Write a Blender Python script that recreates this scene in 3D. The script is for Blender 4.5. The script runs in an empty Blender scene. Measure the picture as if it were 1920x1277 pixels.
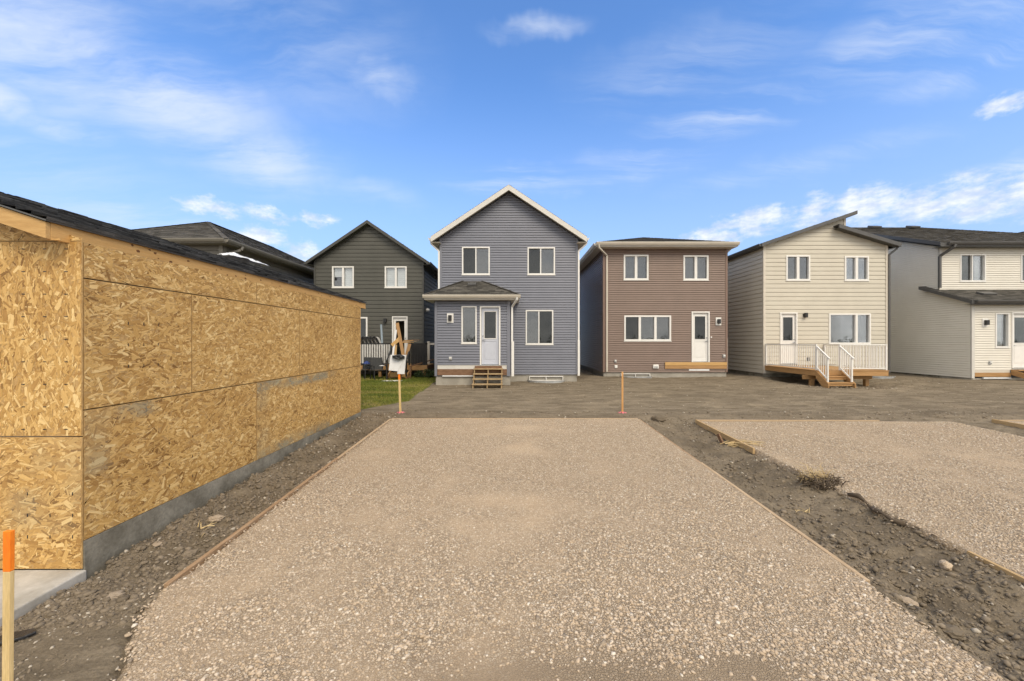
import bpy, math, random
import numpy as np
from mathutils import Vector

random.seed(7); RNG = np.random.default_rng(11)
R = math.radians
scene = bpy.context.scene
COL = scene.collection
CAMZ = 2.14                      # eye height over the front of the gravel pad
FOC = 722.0                      # focal length in pixels of a 1920 wide frame

# ------------------------------------------------------------------ camera
cam = bpy.data.cameras.new('camera'); cam.sensor_width = 36.0; cam.lens = FOC / 1920 * 36
cam.clip_start = 0.05; cam.clip_end = 4000
cam_o = bpy.data.objects.new('camera', cam); COL.objects.link(cam_o)
cam_o.location = (0, 0, CAMZ); cam_o.rotation_euler = (R(90), 0, 0)
cam.shift_y = 0.0008
scene.camera = cam_o

# ------------------------------------------------------------------ sky, sun, exposure
SUN_EL, SUN_AZ = 46.0, 152.0     # azimuth clockwise from +Y (behind the camera, a little to the right)
world = bpy.data.worlds.new('World'); scene.world = world; world.use_nodes = True

class G:
    """small node-graph helper"""
    def __init__(s, nt): s.nt = nt; s.nt.nodes.clear()
    def n(s, typ, **kw):
        nd = s.nt.nodes.new(typ)
        for k, v in kw.items(): setattr(nd, k, v)
        return nd
    def link(s, a, b): s.nt.links.new(a, b)
    def put(s, sock, v):
        if hasattr(v, 'is_output'): s.link(v, sock)
        else:
            if isinstance(v, (tuple, list)) and sock.type == 'RGBA' and len(v) == 3: v = (*v, 1)
            sock.default_value = v
    def m(s, op, a, b=None, c=None, clamp=False):
        nd = s.n('ShaderNodeMath', operation=op, use_clamp=clamp); s.put(nd.inputs[0], a)
        if b is not None: s.put(nd.inputs[1], b)
        if c is not None: s.put(nd.inputs[2], c)
        return nd.outputs[0]
    def vm(s, op, a, b=None):
        nd = s.n('ShaderNodeVectorMath', operation=op); s.put(nd.inputs[0], a)
        if b is not None: s.put(nd.inputs[1], b)
        return nd.outputs['Value'] if op in ('LENGTH', 'DOT_PRODUCT') else nd.outputs[0]
    def noise(s, vec, scale, detail=4, rough=.55, dist=0.0, out=0):
        nd = s.n('ShaderNodeTexNoise'); s.put(nd.inputs['Vector'], vec); nd.inputs['Scale'].default_value = scale
        nd.inputs['Detail'].default_value = detail; nd.inputs['Roughness'].default_value = rough
        nd.inputs['Distortion'].default_value = dist
        return nd.outputs[out]
    def vor(s, vec, scale, feature='F1', out='Distance', rand=1.0):
        nd = s.n('ShaderNodeTexVoronoi', feature=feature); s.put(nd.inputs['Vector'], vec)
        nd.inputs['Scale'].default_value = scale; nd.inputs['Randomness'].default_value = rand
        return nd.outputs[out]
    def mp(s, vec, loc=(0, 0, 0), rot=(0, 0, 0), sc=(1, 1, 1)):
        nd = s.n('ShaderNodeMapping'); s.put(nd.inputs['Vector'], vec)
        nd.inputs['Location'].default_value = loc; nd.inputs['Rotation'].default_value = rot; nd.inputs['Scale'].default_value = sc
        return nd.outputs[0]
    def rng(s, v, a, b, c=0.0, d=1.0, smooth=True):
        nd = s.n('ShaderNodeMapRange', interpolation_type='SMOOTHSTEP' if smooth else 'LINEAR')
        s.put(nd.inputs[0], v)
        for i, x in enumerate((a, b, c, d)): nd.inputs[i + 1].default_value = x
        return nd.outputs[0]
    def mix(s, f, a, b, blend='MIX'):
        nd = s.n('ShaderNodeMix', data_type='RGBA', blend_type=blend)
        s.put(nd.inputs[0], f); s.put(nd.inputs[6], a); s.put(nd.inputs[7], b)
        return nd.outputs[2]
    def ramp(s, f, stops):
        nd = s.n('ShaderNodeValToRGB'); el = nd.color_ramp.elements
        while len(el) < len(stops): el.new(.5)
        for e, (p, c) in zip(el, stops): e.position = p; e.color = (*c, 1)
        s.put(nd.inputs[0], f); return nd.outputs[0]

def build_world():
    g = G(world.node_tree)
    sky = g.n('ShaderNodeTexSky', sky_type='NISHITA', sun_disc=False)
    sky.sun_elevation = R(SUN_EL); sky.sun_rotation = R(SUN_AZ)
    sky.air_density = 1.0; sky.dust_density = 0.35; sky.ozone_density = 2.2; sky.altitude = 700
    tc = g.n('ShaderNodeTexCoord').outputs['Generated']
    d = g.vm('NORMALIZE', tc)
    sep = g.n('ShaderNodeSeparateXYZ'); g.link(d, sep.inputs[0]); x, y, z = sep.outputs
    az = g.m('MULTIPLY', g.m('ARCTAN2', x, y), 180 / math.pi)
    el = g.m('MULTIPLY', g.m('ARCSINE', z), 180 / math.pi)
    cmb = g.n('ShaderNodeCombineXYZ'); g.put(cmb.inputs[0], az); g.put(cmb.inputs[1], el); ae = cmb.outputs[0]
    wob = g.vm('MULTIPLY', g.vm('SUBTRACT', g.noise(ae, .16, 3, .6, out=1), (.5, .5, .5)), (7, 4, 0))
    aew = g.vm('ADD', ae, wob)
    def blobs(vec, lst):
        tot = None
        for a, e, sa, se, w in lst:
            l = g.vm('LENGTH', g.vm('MULTIPLY', g.vm('SUBTRACT', vec, (a, e, 0)), (1 / sa, 1 / se, 0)))
            v = g.rng(l, 1.0, 0.0, 0.0, w)
            tot = v if tot is None else g.m('MAXIMUM', tot, v)
        return tot
    zz = g.m('ADD', g.m('MAXIMUM', z, 0.0), .12)
    cq = g.n('ShaderNodeCombineXYZ'); g.put(cq.inputs[0], g.m('DIVIDE', x, zz)); g.put(cq.inputs[1], g.m('DIVIDE', y, zz)); q = cq.outputs[0]
    def cirrus(rot, sx, sy, det=6):
        w = g.vm('ADD', q, g.vm('MULTIPLY', g.vm('SUBTRACT', g.noise(q, 1.6, 4, .6, out=1), (.5, .5, .5)), (.26, .26, 0)))
        return g.noise(g.mp(w, rot=(0, 0, R(rot)), sc=(sx, sy, 1)), 1.0, det, .62)
    cA = cirrus(-48, 1.3, 4.0); cB = cirrus(22, .9, 6.5)
    mA = blobs(aew, [(-52, 27, 19, 10, 1.0), (-42, 25.5, 17, 8, 1.0), (-33, 22, 13, 5.5, .85), (-19.5, 33, 8, 4, .85), (3.5, 38.9, 10, 1.7, .8),
                     (-32, 35, 26, 11, .55), (-49, 20, 6, 1.6, .8), (-53.5, 20.8, 4, 2.2, 1), (-45, 13, 14, 3, .55), (-20, 20, 10, 2.5, .35)])
    mB = blobs(aew, [(48, 29, 17, 6, .85), (52, 24.5, 12, 3, .9), (29, 27, 15, 4, .7), (18, 24, 14, 4, .55), (3, 22.5, 17, 2.6, .75), (25, 33, 22, 6, .45),
                     (36, 20, 18, 2.2, .4), (53, 15.5, 8, 1.5, .75), (-60, 16, 30, 5, .4)])
    ci = g.m('MAXIMUM', g.m('MULTIPLY', g.rng(cA, .30, .68), mA), g.m('MULTIPLY', g.rng(cB, .36, .72), mB))
    cn = g.noise(g.mp(ae, sc=(.42, .8, 1)), 1.0, 6, .62)
    aec = g.vm('ADD', ae, g.vm('MULTIPLY', g.vm('SUBTRACT', g.noise(ae, .42, 4, .6, out=1), (.5, .5, .5)), (5, 2.6, 0)))
    cm = blobs(aec, [(-37.7, 15.3, 5.2, 1.6, .9), (-32.6, 15.5, 5.2, 1.6, .9), (-27.0, 15.8, 4.0, 1.5, .85), (-33, 12.6, 4.5, 2.2, 1), (-29, 11.5, 4, 2.2, 1),
                    (31.8, 14.6, 7, 2.6, 1), (27, 13.4, 6, 2.0, .95), (38.6, 14.6, 4.5, 3.2, 1), (42.5, 14.4, 4.5, 3.4, 1), (46.5, 13.6, 5, 3.2, 1), (50.3, 13.4, 5, 3.6, 1),
                    (54, 12.9, 5, 3.6, 1), (51.9, 20.6, 3.4, 1.4, .7), (70, 12, 10, 3.5, 1), (-75, 14, 12, 3, 1)])
    cu = g.rng(g.m('ADD', g.m('MULTIPLY', cn, 1.5), g.m('MULTIPLY', cm, .62)), .76, 1.48)
    cu = g.m('MULTIPLY', cu, g.rng(cm, 0.0, .25))
    cshade = g.rng(g.noise(g.mp(ae, loc=(0, .6, 0), sc=(.42, .8, 1)), 1.0, 4, .6), .35, .65)
    ccol = g.mix(cshade, (3.0, 3.3, 4.0), (4.7, 4.65, 4.6))
    haze = g.rng(el, 36, 2, 0.0, .80)
    skyc = g.mix(1.0, sky.outputs[0], (.70, .95, 1.20), 'MULTIPLY')
    base = g.mix(haze, skyc, (1.85, 2.42, 3.55))
    base = g.mix(g.rng(el, 11, 0, 0.0, .85), base, (3.1, 3.15, 3.2))      # the sky whitens towards the horizon
    c1 = g.mix(g.m('MULTIPLY', ci, .80), base, (3.5, 3.8, 4.3))
    c2 = g.mix(g.m('MULTIPLY', cu, .78), c1, ccol)
    # thin high overcast overhead and behind the camera: the grey sky that the windows mirror
    vl = g.m('MAXIMUM', g.rng(y, .42, -.20), g.rng(z, .69, .88))
    vn = g.rng(g.noise(q, 1.1, 4, .6), .25, .75)
    c2 = g.mix(g.m('MULTIPLY', vl, g.m('ADD', g.m('MULTIPLY', vn, .14), .84)), c2, g.mix(vn, (4.7, 4.55, 4.25), (5.9, 5.65, 5.25)))
    bg = g.n('ShaderNodeBackground'); g.put(bg.inputs[0], c2); bg.inputs[1].default_value = 0.15
    out = g.n('ShaderNodeOutputWorld'); g.link(bg.outputs[0], out.inputs[0])
build_world()
world.cycles.sampling_method = 'MANUAL'; world.cycles.sample_map_resolution = 256
cy = scene.cycles; cy.max_bounces = 6; cy.diffuse_bounces = 3; cy.glossy_bounces = 3; cy.transparent_max_bounces = 8; cy.use_denoising = True; cy.adaptive_threshold = .02

sun = bpy.data.lights.new('sun', 'SUN'); sun.energy = 1.5; sun.angle = R(30); sun.color = (1.0, .87, .68)
sun_o = bpy.data.objects.new('sun', sun); COL.objects.link(sun_o)
sd = Vector((math.sin(R(SUN_AZ)) * math.cos(R(SUN_EL)), math.cos(R(SUN_AZ)) * math.cos(R(SUN_EL)), math.sin(R(SUN_EL))))
sun_o.rotation_euler = sd.to_track_quat('Z', 'Y').to_euler(); sun_o.location = (20, -30, 40)

vs = scene.view_settings
vs.view_transform = 'Standard'; vs.look = 'None'; vs.gamma = 1.0; vs.exposure = 0.72

# ------------------------------------------------------------------ materials
MATS = {}
def mat(name, c1, c2=None, scale=3.0, rough=.6, bump=0.0, bscale=60.0, stretch=(1, 1, 1), spec=.4, fine=0.0, fscale=90.0, tone=0.0, uv=False, metal=0.0, bdist=.004):
    """c1 and c2 mixed by a soft noise, fine grain on top, optional per-face tone"""
    if name in MATS: return MATS[name]
    m = bpy.data.materials.new(name); m.use_nodes = True; g = G(m.node_tree)
    tc = g.n('ShaderNodeTexCoord').outputs['UV' if uv else 'Object']
    v = g.mp(tc, sc=stretch)
    col = c1 if c2 is None else g.mix(g.rng(g.noise(v, scale, 5, .6), .3, .7), c1, c2)
    if fine:
        f = g.rng(g.noise(v, fscale, 4, .65), .25, .75, 1 - fine, 1 + fine, smooth=False)
        col = g.mix(1.0, col, f, 'MULTIPLY')
    if tone:
        a = g.n('ShaderNodeAttribute', attribute_name='tone').outputs['Fac']
        col = g.mix(1.0, col, g.rng(a, 0, 1, 1 - tone, 1 + tone, smooth=False), 'MULTIPLY')
    b = g.n('ShaderNodeBsdfPrincipled'); g.put(b.inputs['Base Color'], col)
    b.inputs['Roughness'].default_value = rough; b.inputs['Specular IOR Level'].default_value = spec; b.inputs['Metallic'].default_value = metal
    if bump:
        bp = g.n('ShaderNodeBump'); bp.inputs['Strength'].default_value = bump; bp.inputs['Distance'].default_value = bdist
        g.put(bp.inputs['Height'], g.noise(v, bscale, 5, .6)); g.link(bp.outputs[0], b.inputs['Normal'])
    o = g.n('ShaderNodeOutputMaterial'); g.link(b.outputs[0], o.inputs[0])
    MATS[name] = m; return m

def glass_mat(name, fac, tint):
    m = bpy.data.materials.new(name); m.use_nodes = True; g = G(m.node_tree)
    tr = g.n('ShaderNodeBsdfTransparent'); tr.inputs[0].default_value = (*tint, 1)
    gl = g.n('ShaderNodeBsdfGlossy'); gl.inputs['Roughness'].default_value = .02; gl.inputs[0].default_value = (.95, .97, 1, 1)
    tc = g.n('ShaderNodeTexCoord').outputs['Object']
    bp = g.n('ShaderNodeBump'); bp.inputs['Strength'].default_value = .08; bp.inputs['Distance'].default_value = .02
    g.put(bp.inputs['Height'], g.noise(tc, 1.7, 2)); g.link(bp.outputs[0], gl.inputs['Normal'])
    lw = g.n('ShaderNodeLayerWeight'); lw.inputs[0].default_value = .35
    f = g.m('ADD', g.m('MULTIPLY', lw.outputs['Fresnel'], .35), fac, clamp=True)
    mx = g.n('ShaderNodeMixShader'); g.put(mx.inputs[0], f); g.link(tr.outputs[0], mx.inputs[1]); g.link(gl.outputs[0], mx.inputs[2])
    o = g.n('ShaderNodeOutputMaterial'); g.link(mx.outputs[0], o.inputs[0]); MATS[name] = m; return m

BLUE = mat('blue_vinyl', (.180, .190, .228), (.198, .208, .248), 1.2, .42, .12, 9, (1, 1, 1), .4, .03, 30)
BROWN = mat('brown_vinyl', (.205, .148, .120), (.226, .164, .134), 1.2, .45, .12, 9, fine=.03, fscale=30)
CREAM = mat('cream_lap_board', (.535, .50, .42), (.575, .54, .455), 1.1, .55, .15, 40, fine=.03, fscale=30)
WHITE_V = mat('white_vinyl', (.70, .67, .595), (.74, .71, .635), 1.2, .45, .12, 9, fine=.03, fscale=30)
CHAR = mat('charcoal_lap_board', (.078, .077, .065), (.092, .090, .076), 1.2, .55, .15, 40, fine=.04, fscale=30)
TAUPE = mat('taupe_lap_board', (.160, .150, .126), (.18, .168, .142), 1.2, .5, .15, 40, fine=.04, fscale=30)
TRIM_W = mat('white_trim', (.60, .585, .545), (.65, .635, .595), 4, .45, fine=.03)
TRIM_C = mat('cream_trim', (.58, .54, .46), (.63, .58, .50), 3, .45, fine=.03)
TRIM_B = mat('blue_trim', (.190, .200, .238), (.204, .214, .252), 3, .45)
TRIM_BR = mat('brown_trim', (.20, .135, .108), (.215, .148, .118), 3, .45)
TRIM_D = mat('dark_metal_trim', (.075, .074, .072), (.090, .088, .085), 4, .4, spec=.5)
TRIM_CH = mat('charcoal_trim', (.062, .062, .056), (.074, .073, .064), 4, .45)
TRIM_T = mat('taupe_trim', (.20, .188, .158), (.22, .206, .175), 4, .45)
PVC = mat('white_pvc', (.76, .75, .72), (.80, .79, .76), 5, .32, spec=.5)
DOOR_P = mat('door_paint_white', (.50, .53, .61), (.53, .56, .64), 3, .38, spec=.5)
CONC = mat('concrete', (.30, .28, .24), (.40, .375, .325), 2.2, .85, .5, 45, fine=.12, fscale=70, spec=.2)
CONC_D = mat('damp_concrete', (.15, .137, .108), (.27, .25, .205), 3.4, .9, .9, 26, fine=.22, fscale=38, spec=.2)
SLAB = mat('slab_concrete', (.36, .335, .29), (.54, .515, .47), 2.6, .8, .35, 60, fine=.08, fscale=45, spec=.2)
SHING = mat('black_shingle', (.060, .060, .061), (.100, .098, .095), 5, .9, .8, 260, fine=.35, fscale=240, tone=.42, spec=.2)
SHING_G = mat('garage_shingle', (.060, .060, .060), (.175, .172, .166), 9, .9, .8, 260, (1, .25, 1), fine=.4, fscale=120, tone=.8, spec=.2)
SHING_B = mat('brown_black_shingle', (.068, .064, .056), (.100, .092, .080), 5, .9, .8, 260, fine=.35, fscale=240, tone=.45, spec=.2)
DARK = mat('dark_void', (.012, .012, .012), rough=.9)
ROOM = mat('room_wall', (.10, .095, .085), (.13, .12, .105), 2, .9)
BLIND = mat('blind_fabric', (.80, .79, .76), (.85, .84, .81), 3, .8)
CURT = mat('curtain_fabric', (.58, .57, .53), (.66, .65, .61), 3, .85)
BLACKM = mat('black_metal', (.016, .016, .017), (.024, .024, .025), 6, .4, spec=.5)
GREYM = mat('grey_metal', (.28, .30, .33), (.36, .38, .41), 6, .35, metal=.6)
GALV = mat('galvanised_steel', (.40, .41, .41), (.52, .53, .53), 6, .45, metal=.35)
WOODX = mat('lumber_grain_x', (.50, .30, .115), (.60, .385, .16), 4, .65, .3, 30, (.6, 9, 9), .25, .13, 26)
WOODY = mat('lumber_grain_y', (.56, .325, .115), (.65, .40, .155), 4, .65, .3, 30, (9, .6, 9), .25, .13, 26)
WOODZ = mat('lumber_grain_z', (.54, .36, .17), (.64, .45, .23), 4, .65, .3, 30, (9, 9, .6), .25, .13, 26)
STEPW = mat('pallet_wood', (.33, .235, .125), (.43, .32, .19), 5, .75, .3, 30, (1, 5, 5), .2, .15, 22)
DECKX = mat('treated_deck_x', (.36, .205, .085), (.46, .275, .125), 4, .65, .3, 30, (.6, 9, 9), .25, .15, 26)
DECKY = mat('treated_deck_y', (.36, .205, .085), (.46, .275, .125), 4, .65, .3, 30, (9, .6, 9), .25, .15, 26)
DECKZ = mat('treated_deck_z', (.34, .195, .085), (.44, .265, .12), 4, .65, .3, 30, (9, 9, .6), .25, .15, 26)
OLDW = mat('weathered_board', (.155, .085, .05), (.26, .16, .10), 6, .8, .4, 40, (1, 9, 9), .2, .2, 20)
EDGEW = mat('form_board', (.29, .185, .105), (.40, .275, .170), 5, .75, .4, 40, (9, .8, 9), .2, .18, 22)
EDGEL = mat('pale_form_board', (.41, .295, .185), (.50, .375, .245), 5, .75, .4, 40, (9, .8, 9), .2, .18, 22)
STAKE_B = mat('yellow_form_board', (.42, .285, .14), (.52, .37, .20), 5, .75, .4, 40, (9, .8, 9), .2, .18, 22)
STAKE = mat('stake_wood', (.60, .44, .20), (.70, .54, .28), 5, .7, .3, 40, (9, 9, .8), .2, .14, 22)
STAKE_P = mat('orange_stake_wood', (.52, .27, .10), (.62, .36, .16), 5, .7, .3, 40, (9, 9, .8), .2, .14, 22)
ORANGE = mat('orange_paint', (.86, .20, .015), (.95, .27, .02), 8, .6, .2, 60, (6, 6, 1), .3, .12, 30)
PINK = mat('pink_ribbon', (.80, .16, .22), (.88, .24, .28), 8, .6)
BOARD_W = mat('white_foam_board', (.70, .70, .71), (.76, .76, .77), 3, .6, fine=.05)
BAG = mat('black_plastic', (.012, .013, .016), (.03, .032, .036), 9, .35, .8, 18, spec=.6, bdist=.02)
PLASTIC = mat('white_plastic_sheet', (.72, .73, .74), (.80, .81, .82), 5, .35, .6, 14, spec=.5, bdist=.02)
SLATW = mat('grey_white_slat', (.50, .49, .47), (.62, .61, .59), 8, .6)
SLING = mat('charcoal_sling', (.035, .037, .038), (.05, .052, .053), 12, .8, .4, 300)
BLUETARP = mat('blue_tarp', (.02, .04, .16), (.035, .06, .22), 8, .5)
STRAW = mat('straw', (.46, .33, .16), (.58, .45, .24), 14, .85, tone=.35)
ROOT = mat('dark_root', (.085, .062, .042), (.13, .098, .065), 10, .9, .6, 30, tone=.25)
CARDB = mat('cardboard', (.42, .30, .18), (.50, .37, .24), 4, .8, fine=.06)
FLOW = mat('red_flower', (.42, .05, .04), (.55, .12, .09), 20, .7)
LEAF = mat('shrub_leaf', (.035, .06, .02), (.07, .105, .035), 14, .75, tone=.35)
GLASS = glass_mat('window_glass', .075, (.92, .94, .95))
GLASS_D = glass_mat('screened_glass', .035, (.62, .64, .63))

# ------------------------------------------------------------------ mesh helpers
ORG = {}                        # object name -> world offset of its root
class MB:
    def __init__(s): s.v = []; s.f = []; s.t = []; s.uv = []
    def face(s, pts, tone=.5):
        b = len(s.v); s.v.extend([tuple(p) for p in pts]); s.f.append(tuple(range(b, b + len(pts)))); s.t.append(tone); return s
    def box(s, x0, x1, y0, y1, z0, z1, tone=.5):
        b = len(s.v)
        for z in (z0, z1):
            for (x, y) in ((x0, y0), (x1, y0), (x1, y1), (x0, y1)): s.v.append((x, y, z))
        for q in ((3, 2, 1, 0), (4, 5, 6, 7), (0, 1, 5, 4), (1, 2, 6, 5), (2, 3, 7, 6), (3, 0, 4, 7)):
            s.f.append(tuple(b + i for i in q)); s.t.append(tone)
        return s
    def fbox(s, F, a0, a1, z0, z1, o0, o1, tone=.5):
        p, q = F.pt(a0, z0, o0), F.pt(a1, z1, o1)
        return s.box(min(p[0], q[0]), max(p[0], q[0]), min(p[1], q[1]), max(p[1], q[1]), z0, z1, tone)
    def prism(s, poly, off, tone=.5):
        """polygon swept along the vector off"""
        b = len(s.v); n = len(poly); off = Vector(off)
        s.v.extend([tuple(p) for p in poly]); s.v.extend([tuple(Vector(p) + off) for p in poly])
        s.f.append(tuple(range(b + n - 1, b - 1, -1))); s.t.append(tone)
        s.f.append(tuple(range(b + n, b + 2 * n))); s.t.append(tone)
        for i in range(n):
            j = (i + 1) % n; s.f.append((b + i, b + j, b + n + j, b + n + i)); s.t.append(tone)
        return s
    def bar(s, p, q, w, h, up=(0, 0, 1), tone=.5):
        """rectangular bar from p to q, w across and h along up"""
        p, q = Vector(p), Vector(q); d = (q - p).normalized(); up = Vector(up)
        sd_ = d.cross(up)
        if sd_.length < 1e-4: sd_ = d.cross(Vector((0, 1, 0)))
        sd_.normalize(); u2 = sd_.cross(d).normalized()
        quad = [p + sd_ * (w / 2 * a) + u2 * (h / 2 * c) for a, c in ((-1, -1), (1, -1), (1, 1), (-1, 1))]
        return s.prism(quad, q - p, tone)
    def tube(s, pts, r, k=8, tone=.5):
        pts = [Vector(p) for p in pts]; rings = []
        for i, p in enumerate(pts):
            d = (pts[min(i + 1, len(pts) - 1)] - pts[max(i - 1, 0)]).normalized()
            a = d.cross(Vector((.13, .31, .94)));  a.normalize(); c = d.cross(a)
            rr = r[i] if isinstance(r, (list, tuple)) else r
            b = len(s.v)
            for j in range(k):
                t = 2 * math.pi * j / k; s.v.append(tuple(p + a * (rr * math.cos(t)) + c * (rr * math.sin(t))))
            rings.append(b)
        for b0, b1 in zip(rings, rings[1:]):
            for j in range(k):
                s.f.append((b0 + j, b0 + (j + 1) % k, b1 + (j + 1) % k, b1 + j)); s.t.append(tone)
        s.f.append(tuple(range(rings[0] + k - 1, rings[0] - 1, -1))); s.t.append(tone)
        s.f.append(tuple(range(rings[-1], rings[-1] + k))); s.t.append(tone)
        return s
    def build(s, name, m, parent=None, bevel=0.0, smooth=False, kind=None, label=None):
        me = bpy.data.meshes.new(name)
        off = ORG.get(parent.name, (0, 0, 0)) if parent else (0, 0, 0)
        me.from_pydata([(x - off[0], y - off[1], z - off[2]) for x, y, z in s.v], [], s.f)
        a = me.attributes.new('tone', 'FLOAT', 'FACE'); a.data.foreach_set('value', s.t)
        me.materials.append(m); me.update()
        if smooth: me.polygons.foreach_set('use_smooth', [True] * len(me.polygons))
        o = bpy.data.objects.new(name, me); COL.objects.link(o); o.parent = parent; ORG[o.name] = off
        if bevel:
            b = o.modifiers.new('bevel', 'BEVEL'); b.width = bevel; b.segments = 2; b.limit_method = 'ANGLE'
        if kind: o['kind'] = kind
        if label: o['label'] = label
        return o

class Frame:
    """vertical plane: a runs along it, z is up, o points out of the wall"""
    def __init__(s, o, u, n): s.o, s.u, s.n = o, u, n
    def pt(s, a, z, o=0.0): return (s.o[0] + s.u[0] * a + s.n[0] * o, s.o[1] + s.u[1] * a + s.n[1] * o, z)
def front(d): return Frame((0, d), (1, 0), (0, -1))
def left(x): return Frame((x, 0), (0, 1), (-1, 0))
def right(x): return Frame((x, 0), (0, 1), (1, 0))
def rear(d): return Frame((0, d), (1, 0), (0, 1))

def wx(px, d): return (px - 959) * d / FOC
def wz(py, d): return CAMZ - (py - 640) * d / FOC
def rc(x0, y0, x1, y1, d): return wx(x0, d), wx(x1, d), wz(y1, d), wz(y0, d)

def thing(name, label, cat, loc, group=None):
    o = bpy.data.objects.new(name, None); COL.objects.link(o); o.location = loc; o.empty_display_size = .3
    o['label'] = label; o['category'] = cat
    if group: o['group'] = group
    ORG[o.name] = tuple(loc); return o
def tag(o, label, cat, group=None):
    o['label'] = label; o['category'] = cat
    if group: o['group'] = group
    return o
def struct(o, kind='structure'): o['kind'] = kind; return o

def lims(poly, z):
    xs = []
    for (a0, z0), (a1, z1) in zip(poly, poly[1:] + poly[:1]):
        if abs(z1 - z0) < 1e-9:
            if abs(z - z0) < 1e-9: xs += [a0, a1]
        elif min(z0, z1) - 1e-9 <= z <= max(z0, z1) + 1e-9: xs.append(a0 + (a1 - a0) * (z - z0) / (z1 - z0))
    return (min(xs), max(xs)) if xs else (0, 0)

def siding(F, poly, holes, pitch, proud, m, house, single=False, z0=None):
    """lap siding over the outline poly [(a, z)], cut round the holes [(a0, a1, z0, z1)]"""
    zmin = min(p[1] for p in poly) if z0 is None else z0; zmax = max(p[1] for p in poly)
    n = int(math.ceil((zmax - zmin) / pitch - 1e-6)); whole = MB()
    for i in range(n):
        lo, hi = zmin + i * pitch, min(zmin + (i + 1) * pitch, zmax)
        mb = MB() if single else whole
        zs = {lo, hi}
        for h in holes:
            for z in h[2:]:
                if lo < z < hi: zs.add(z)
        for p in poly:
            if lo < p[1] < hi: zs.add(p[1])
        zs = sorted(zs)
        kz = lo + pitch * .70                              # the top of each course dips into a groove under the next lap
        if lo < kz < hi: zs = sorted(set(zs) | {kz})
        def off(z): return .003 + proud * (1 - .38 * (z - lo) / (pitch * .70) if z <= kz else .62 * (lo + pitch - z) / (pitch * .30))
        pieces = []
        for za, zb in zip(zs, zs[1:]):
            mid = (za + zb) / 2; l0, r0 = lims(poly, za); l1, r1 = lims(poly, zb)
            cuts = sorted([(h[0], h[1]) for h in holes if h[2] < mid < h[3]])
            edges = [(l0, l1)]
            for c in cuts: edges += [(c[0], c[0]), (c[1], c[1])]
            edges.append((r0, r1))
            for k in range(0, len(edges), 2):
                (a0, a1), (b0, b1) = edges[k], edges[k + 1]
                if b0 - a0 < .005 and b1 - a1 < .005: continue
                if single:                                  # each connected length of the course is a board of its own
                    hit = [p for p in pieces if any(abs(t - za) < 1e-6 and min(b0, v) - max(a0, u) > 1e-4 for (u, v, t) in p[1])]
                    if hit:
                        keep = hit[0]; mb = keep[0]
                        for p in hit[1:]:
                            bb = len(mb.v); mb.v += p[0].v; mb.f += [tuple(bb + i for i in q) for q in p[0].f]; mb.t += p[0].t; keep[1].extend(p[1]); pieces.remove(p)
                    else: keep = (MB(), []); mb = keep[0]; pieces.append(keep)
                    keep[1].append((a1, b1, zb))
                mb.face([F.pt(a0, za, off(za)), F.pt(b0, za, off(za)), F.pt(b1, zb, off(zb)), F.pt(a1, zb, off(zb))])
                if za == lo: mb.face([F.pt(a0, za, .0), F.pt(b0, za, .0), F.pt(b0, za, off(za)), F.pt(a0, za, off(za))])
                if single: mb.face([F.pt(a0, za, .0), F.pt(b0, za, .0), F.pt(b1, zb, .0), F.pt(a1, zb, .0)])
        for p in pieces: p[0].build('siding_board', m, house)
    if not single: whole.build('siding', m, house, kind='stuff')

def clip(poly, axis, val, keep_greater):
    out = []
    for i in range(len(poly)):
        p, q = poly[i], poly[(i + 1) % len(poly)]
        pin = (p[axis] >= val) == keep_greater or abs(p[axis] - val) < 1e-9
        qin = (q[axis] >= val) == keep_greater or abs(q[axis] - val) < 1e-9
        if pin: out.append(p)
        if pin != qin and abs(q[axis] - p[axis]) > 1e-12:
            t = (val - p[axis]) / (q[axis] - p[axis])
            out.append((p[0] + (q[0] - p[0]) * t, p[1] + (q[1] - p[1]) * t))
    return out

def shingles(name, pts, m, house, deck_m, expo=.14, tab=.33, thick=.09, lift=.010):
    """planar roof face, first edge is the eave; courses of overlapping tabs over a solid deck"""
    pts = [Vector(p) for p in pts]; o = pts[0]; u = (pts[1] - o).normalized()
    n = u.cross(pts[2] - o).normalized()
    if n.z < 0: n = -n
    v = n.cross(u)
    if v.z < 0: v = -v
    p2 = [((p - o).dot(u), (p - o).dot(v)) for p in pts]
    W = lambda a, b, h: tuple(o + u * a + v * b + n * h)
    a_lo, a_hi = min(p[0] for p in p2), max(p[0] for p in p2); b_hi = max(p[1] for p in p2)
    mb = MB(); rr = random.Random(len(house.name) * 7 + int(abs(o.x) * 10)); i = 0; b = 0.0
    while b < b_hi - 1e-4:
        strip = clip(clip(p2, 1, b, True), 1, b + expo, False)
        a = a_lo - rr.random() * (tab or .01)
        while a < a_hi and len(strip) > 2:
            w = tab * rr.uniform(.55, 1.3) if tab else a_hi - a_lo + 1
            t = clip(clip(strip, 0, a, True), 0, a + w, False)
            if len(t) > 2:
                l = lift * rr.uniform(.6, 1.5); tone = rr.random()
                H = lambda q: .002 + l * (1 - (q[1] - b) / expo)
                mb.face([W(q[0], q[1], H(q)) for q in t], tone)
                low = sorted([q for q in t if q[1] < b + 1e-4])
                if len(low) > 1: mb.face([W(*low[0], 0), W(*low[-1], 0), W(*low[-1], H(low[-1])), W(*low[0], H(low[0]))], tone * .5)
            a += w
        b += expo; i += 1
    mb.build(name, m, house, kind='stuff')
    dk = MB().prism([W(a, b, -.004) for a, b in p2], tuple(n * -thick)); dk.build('roof_deck', deck_m, house)

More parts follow.
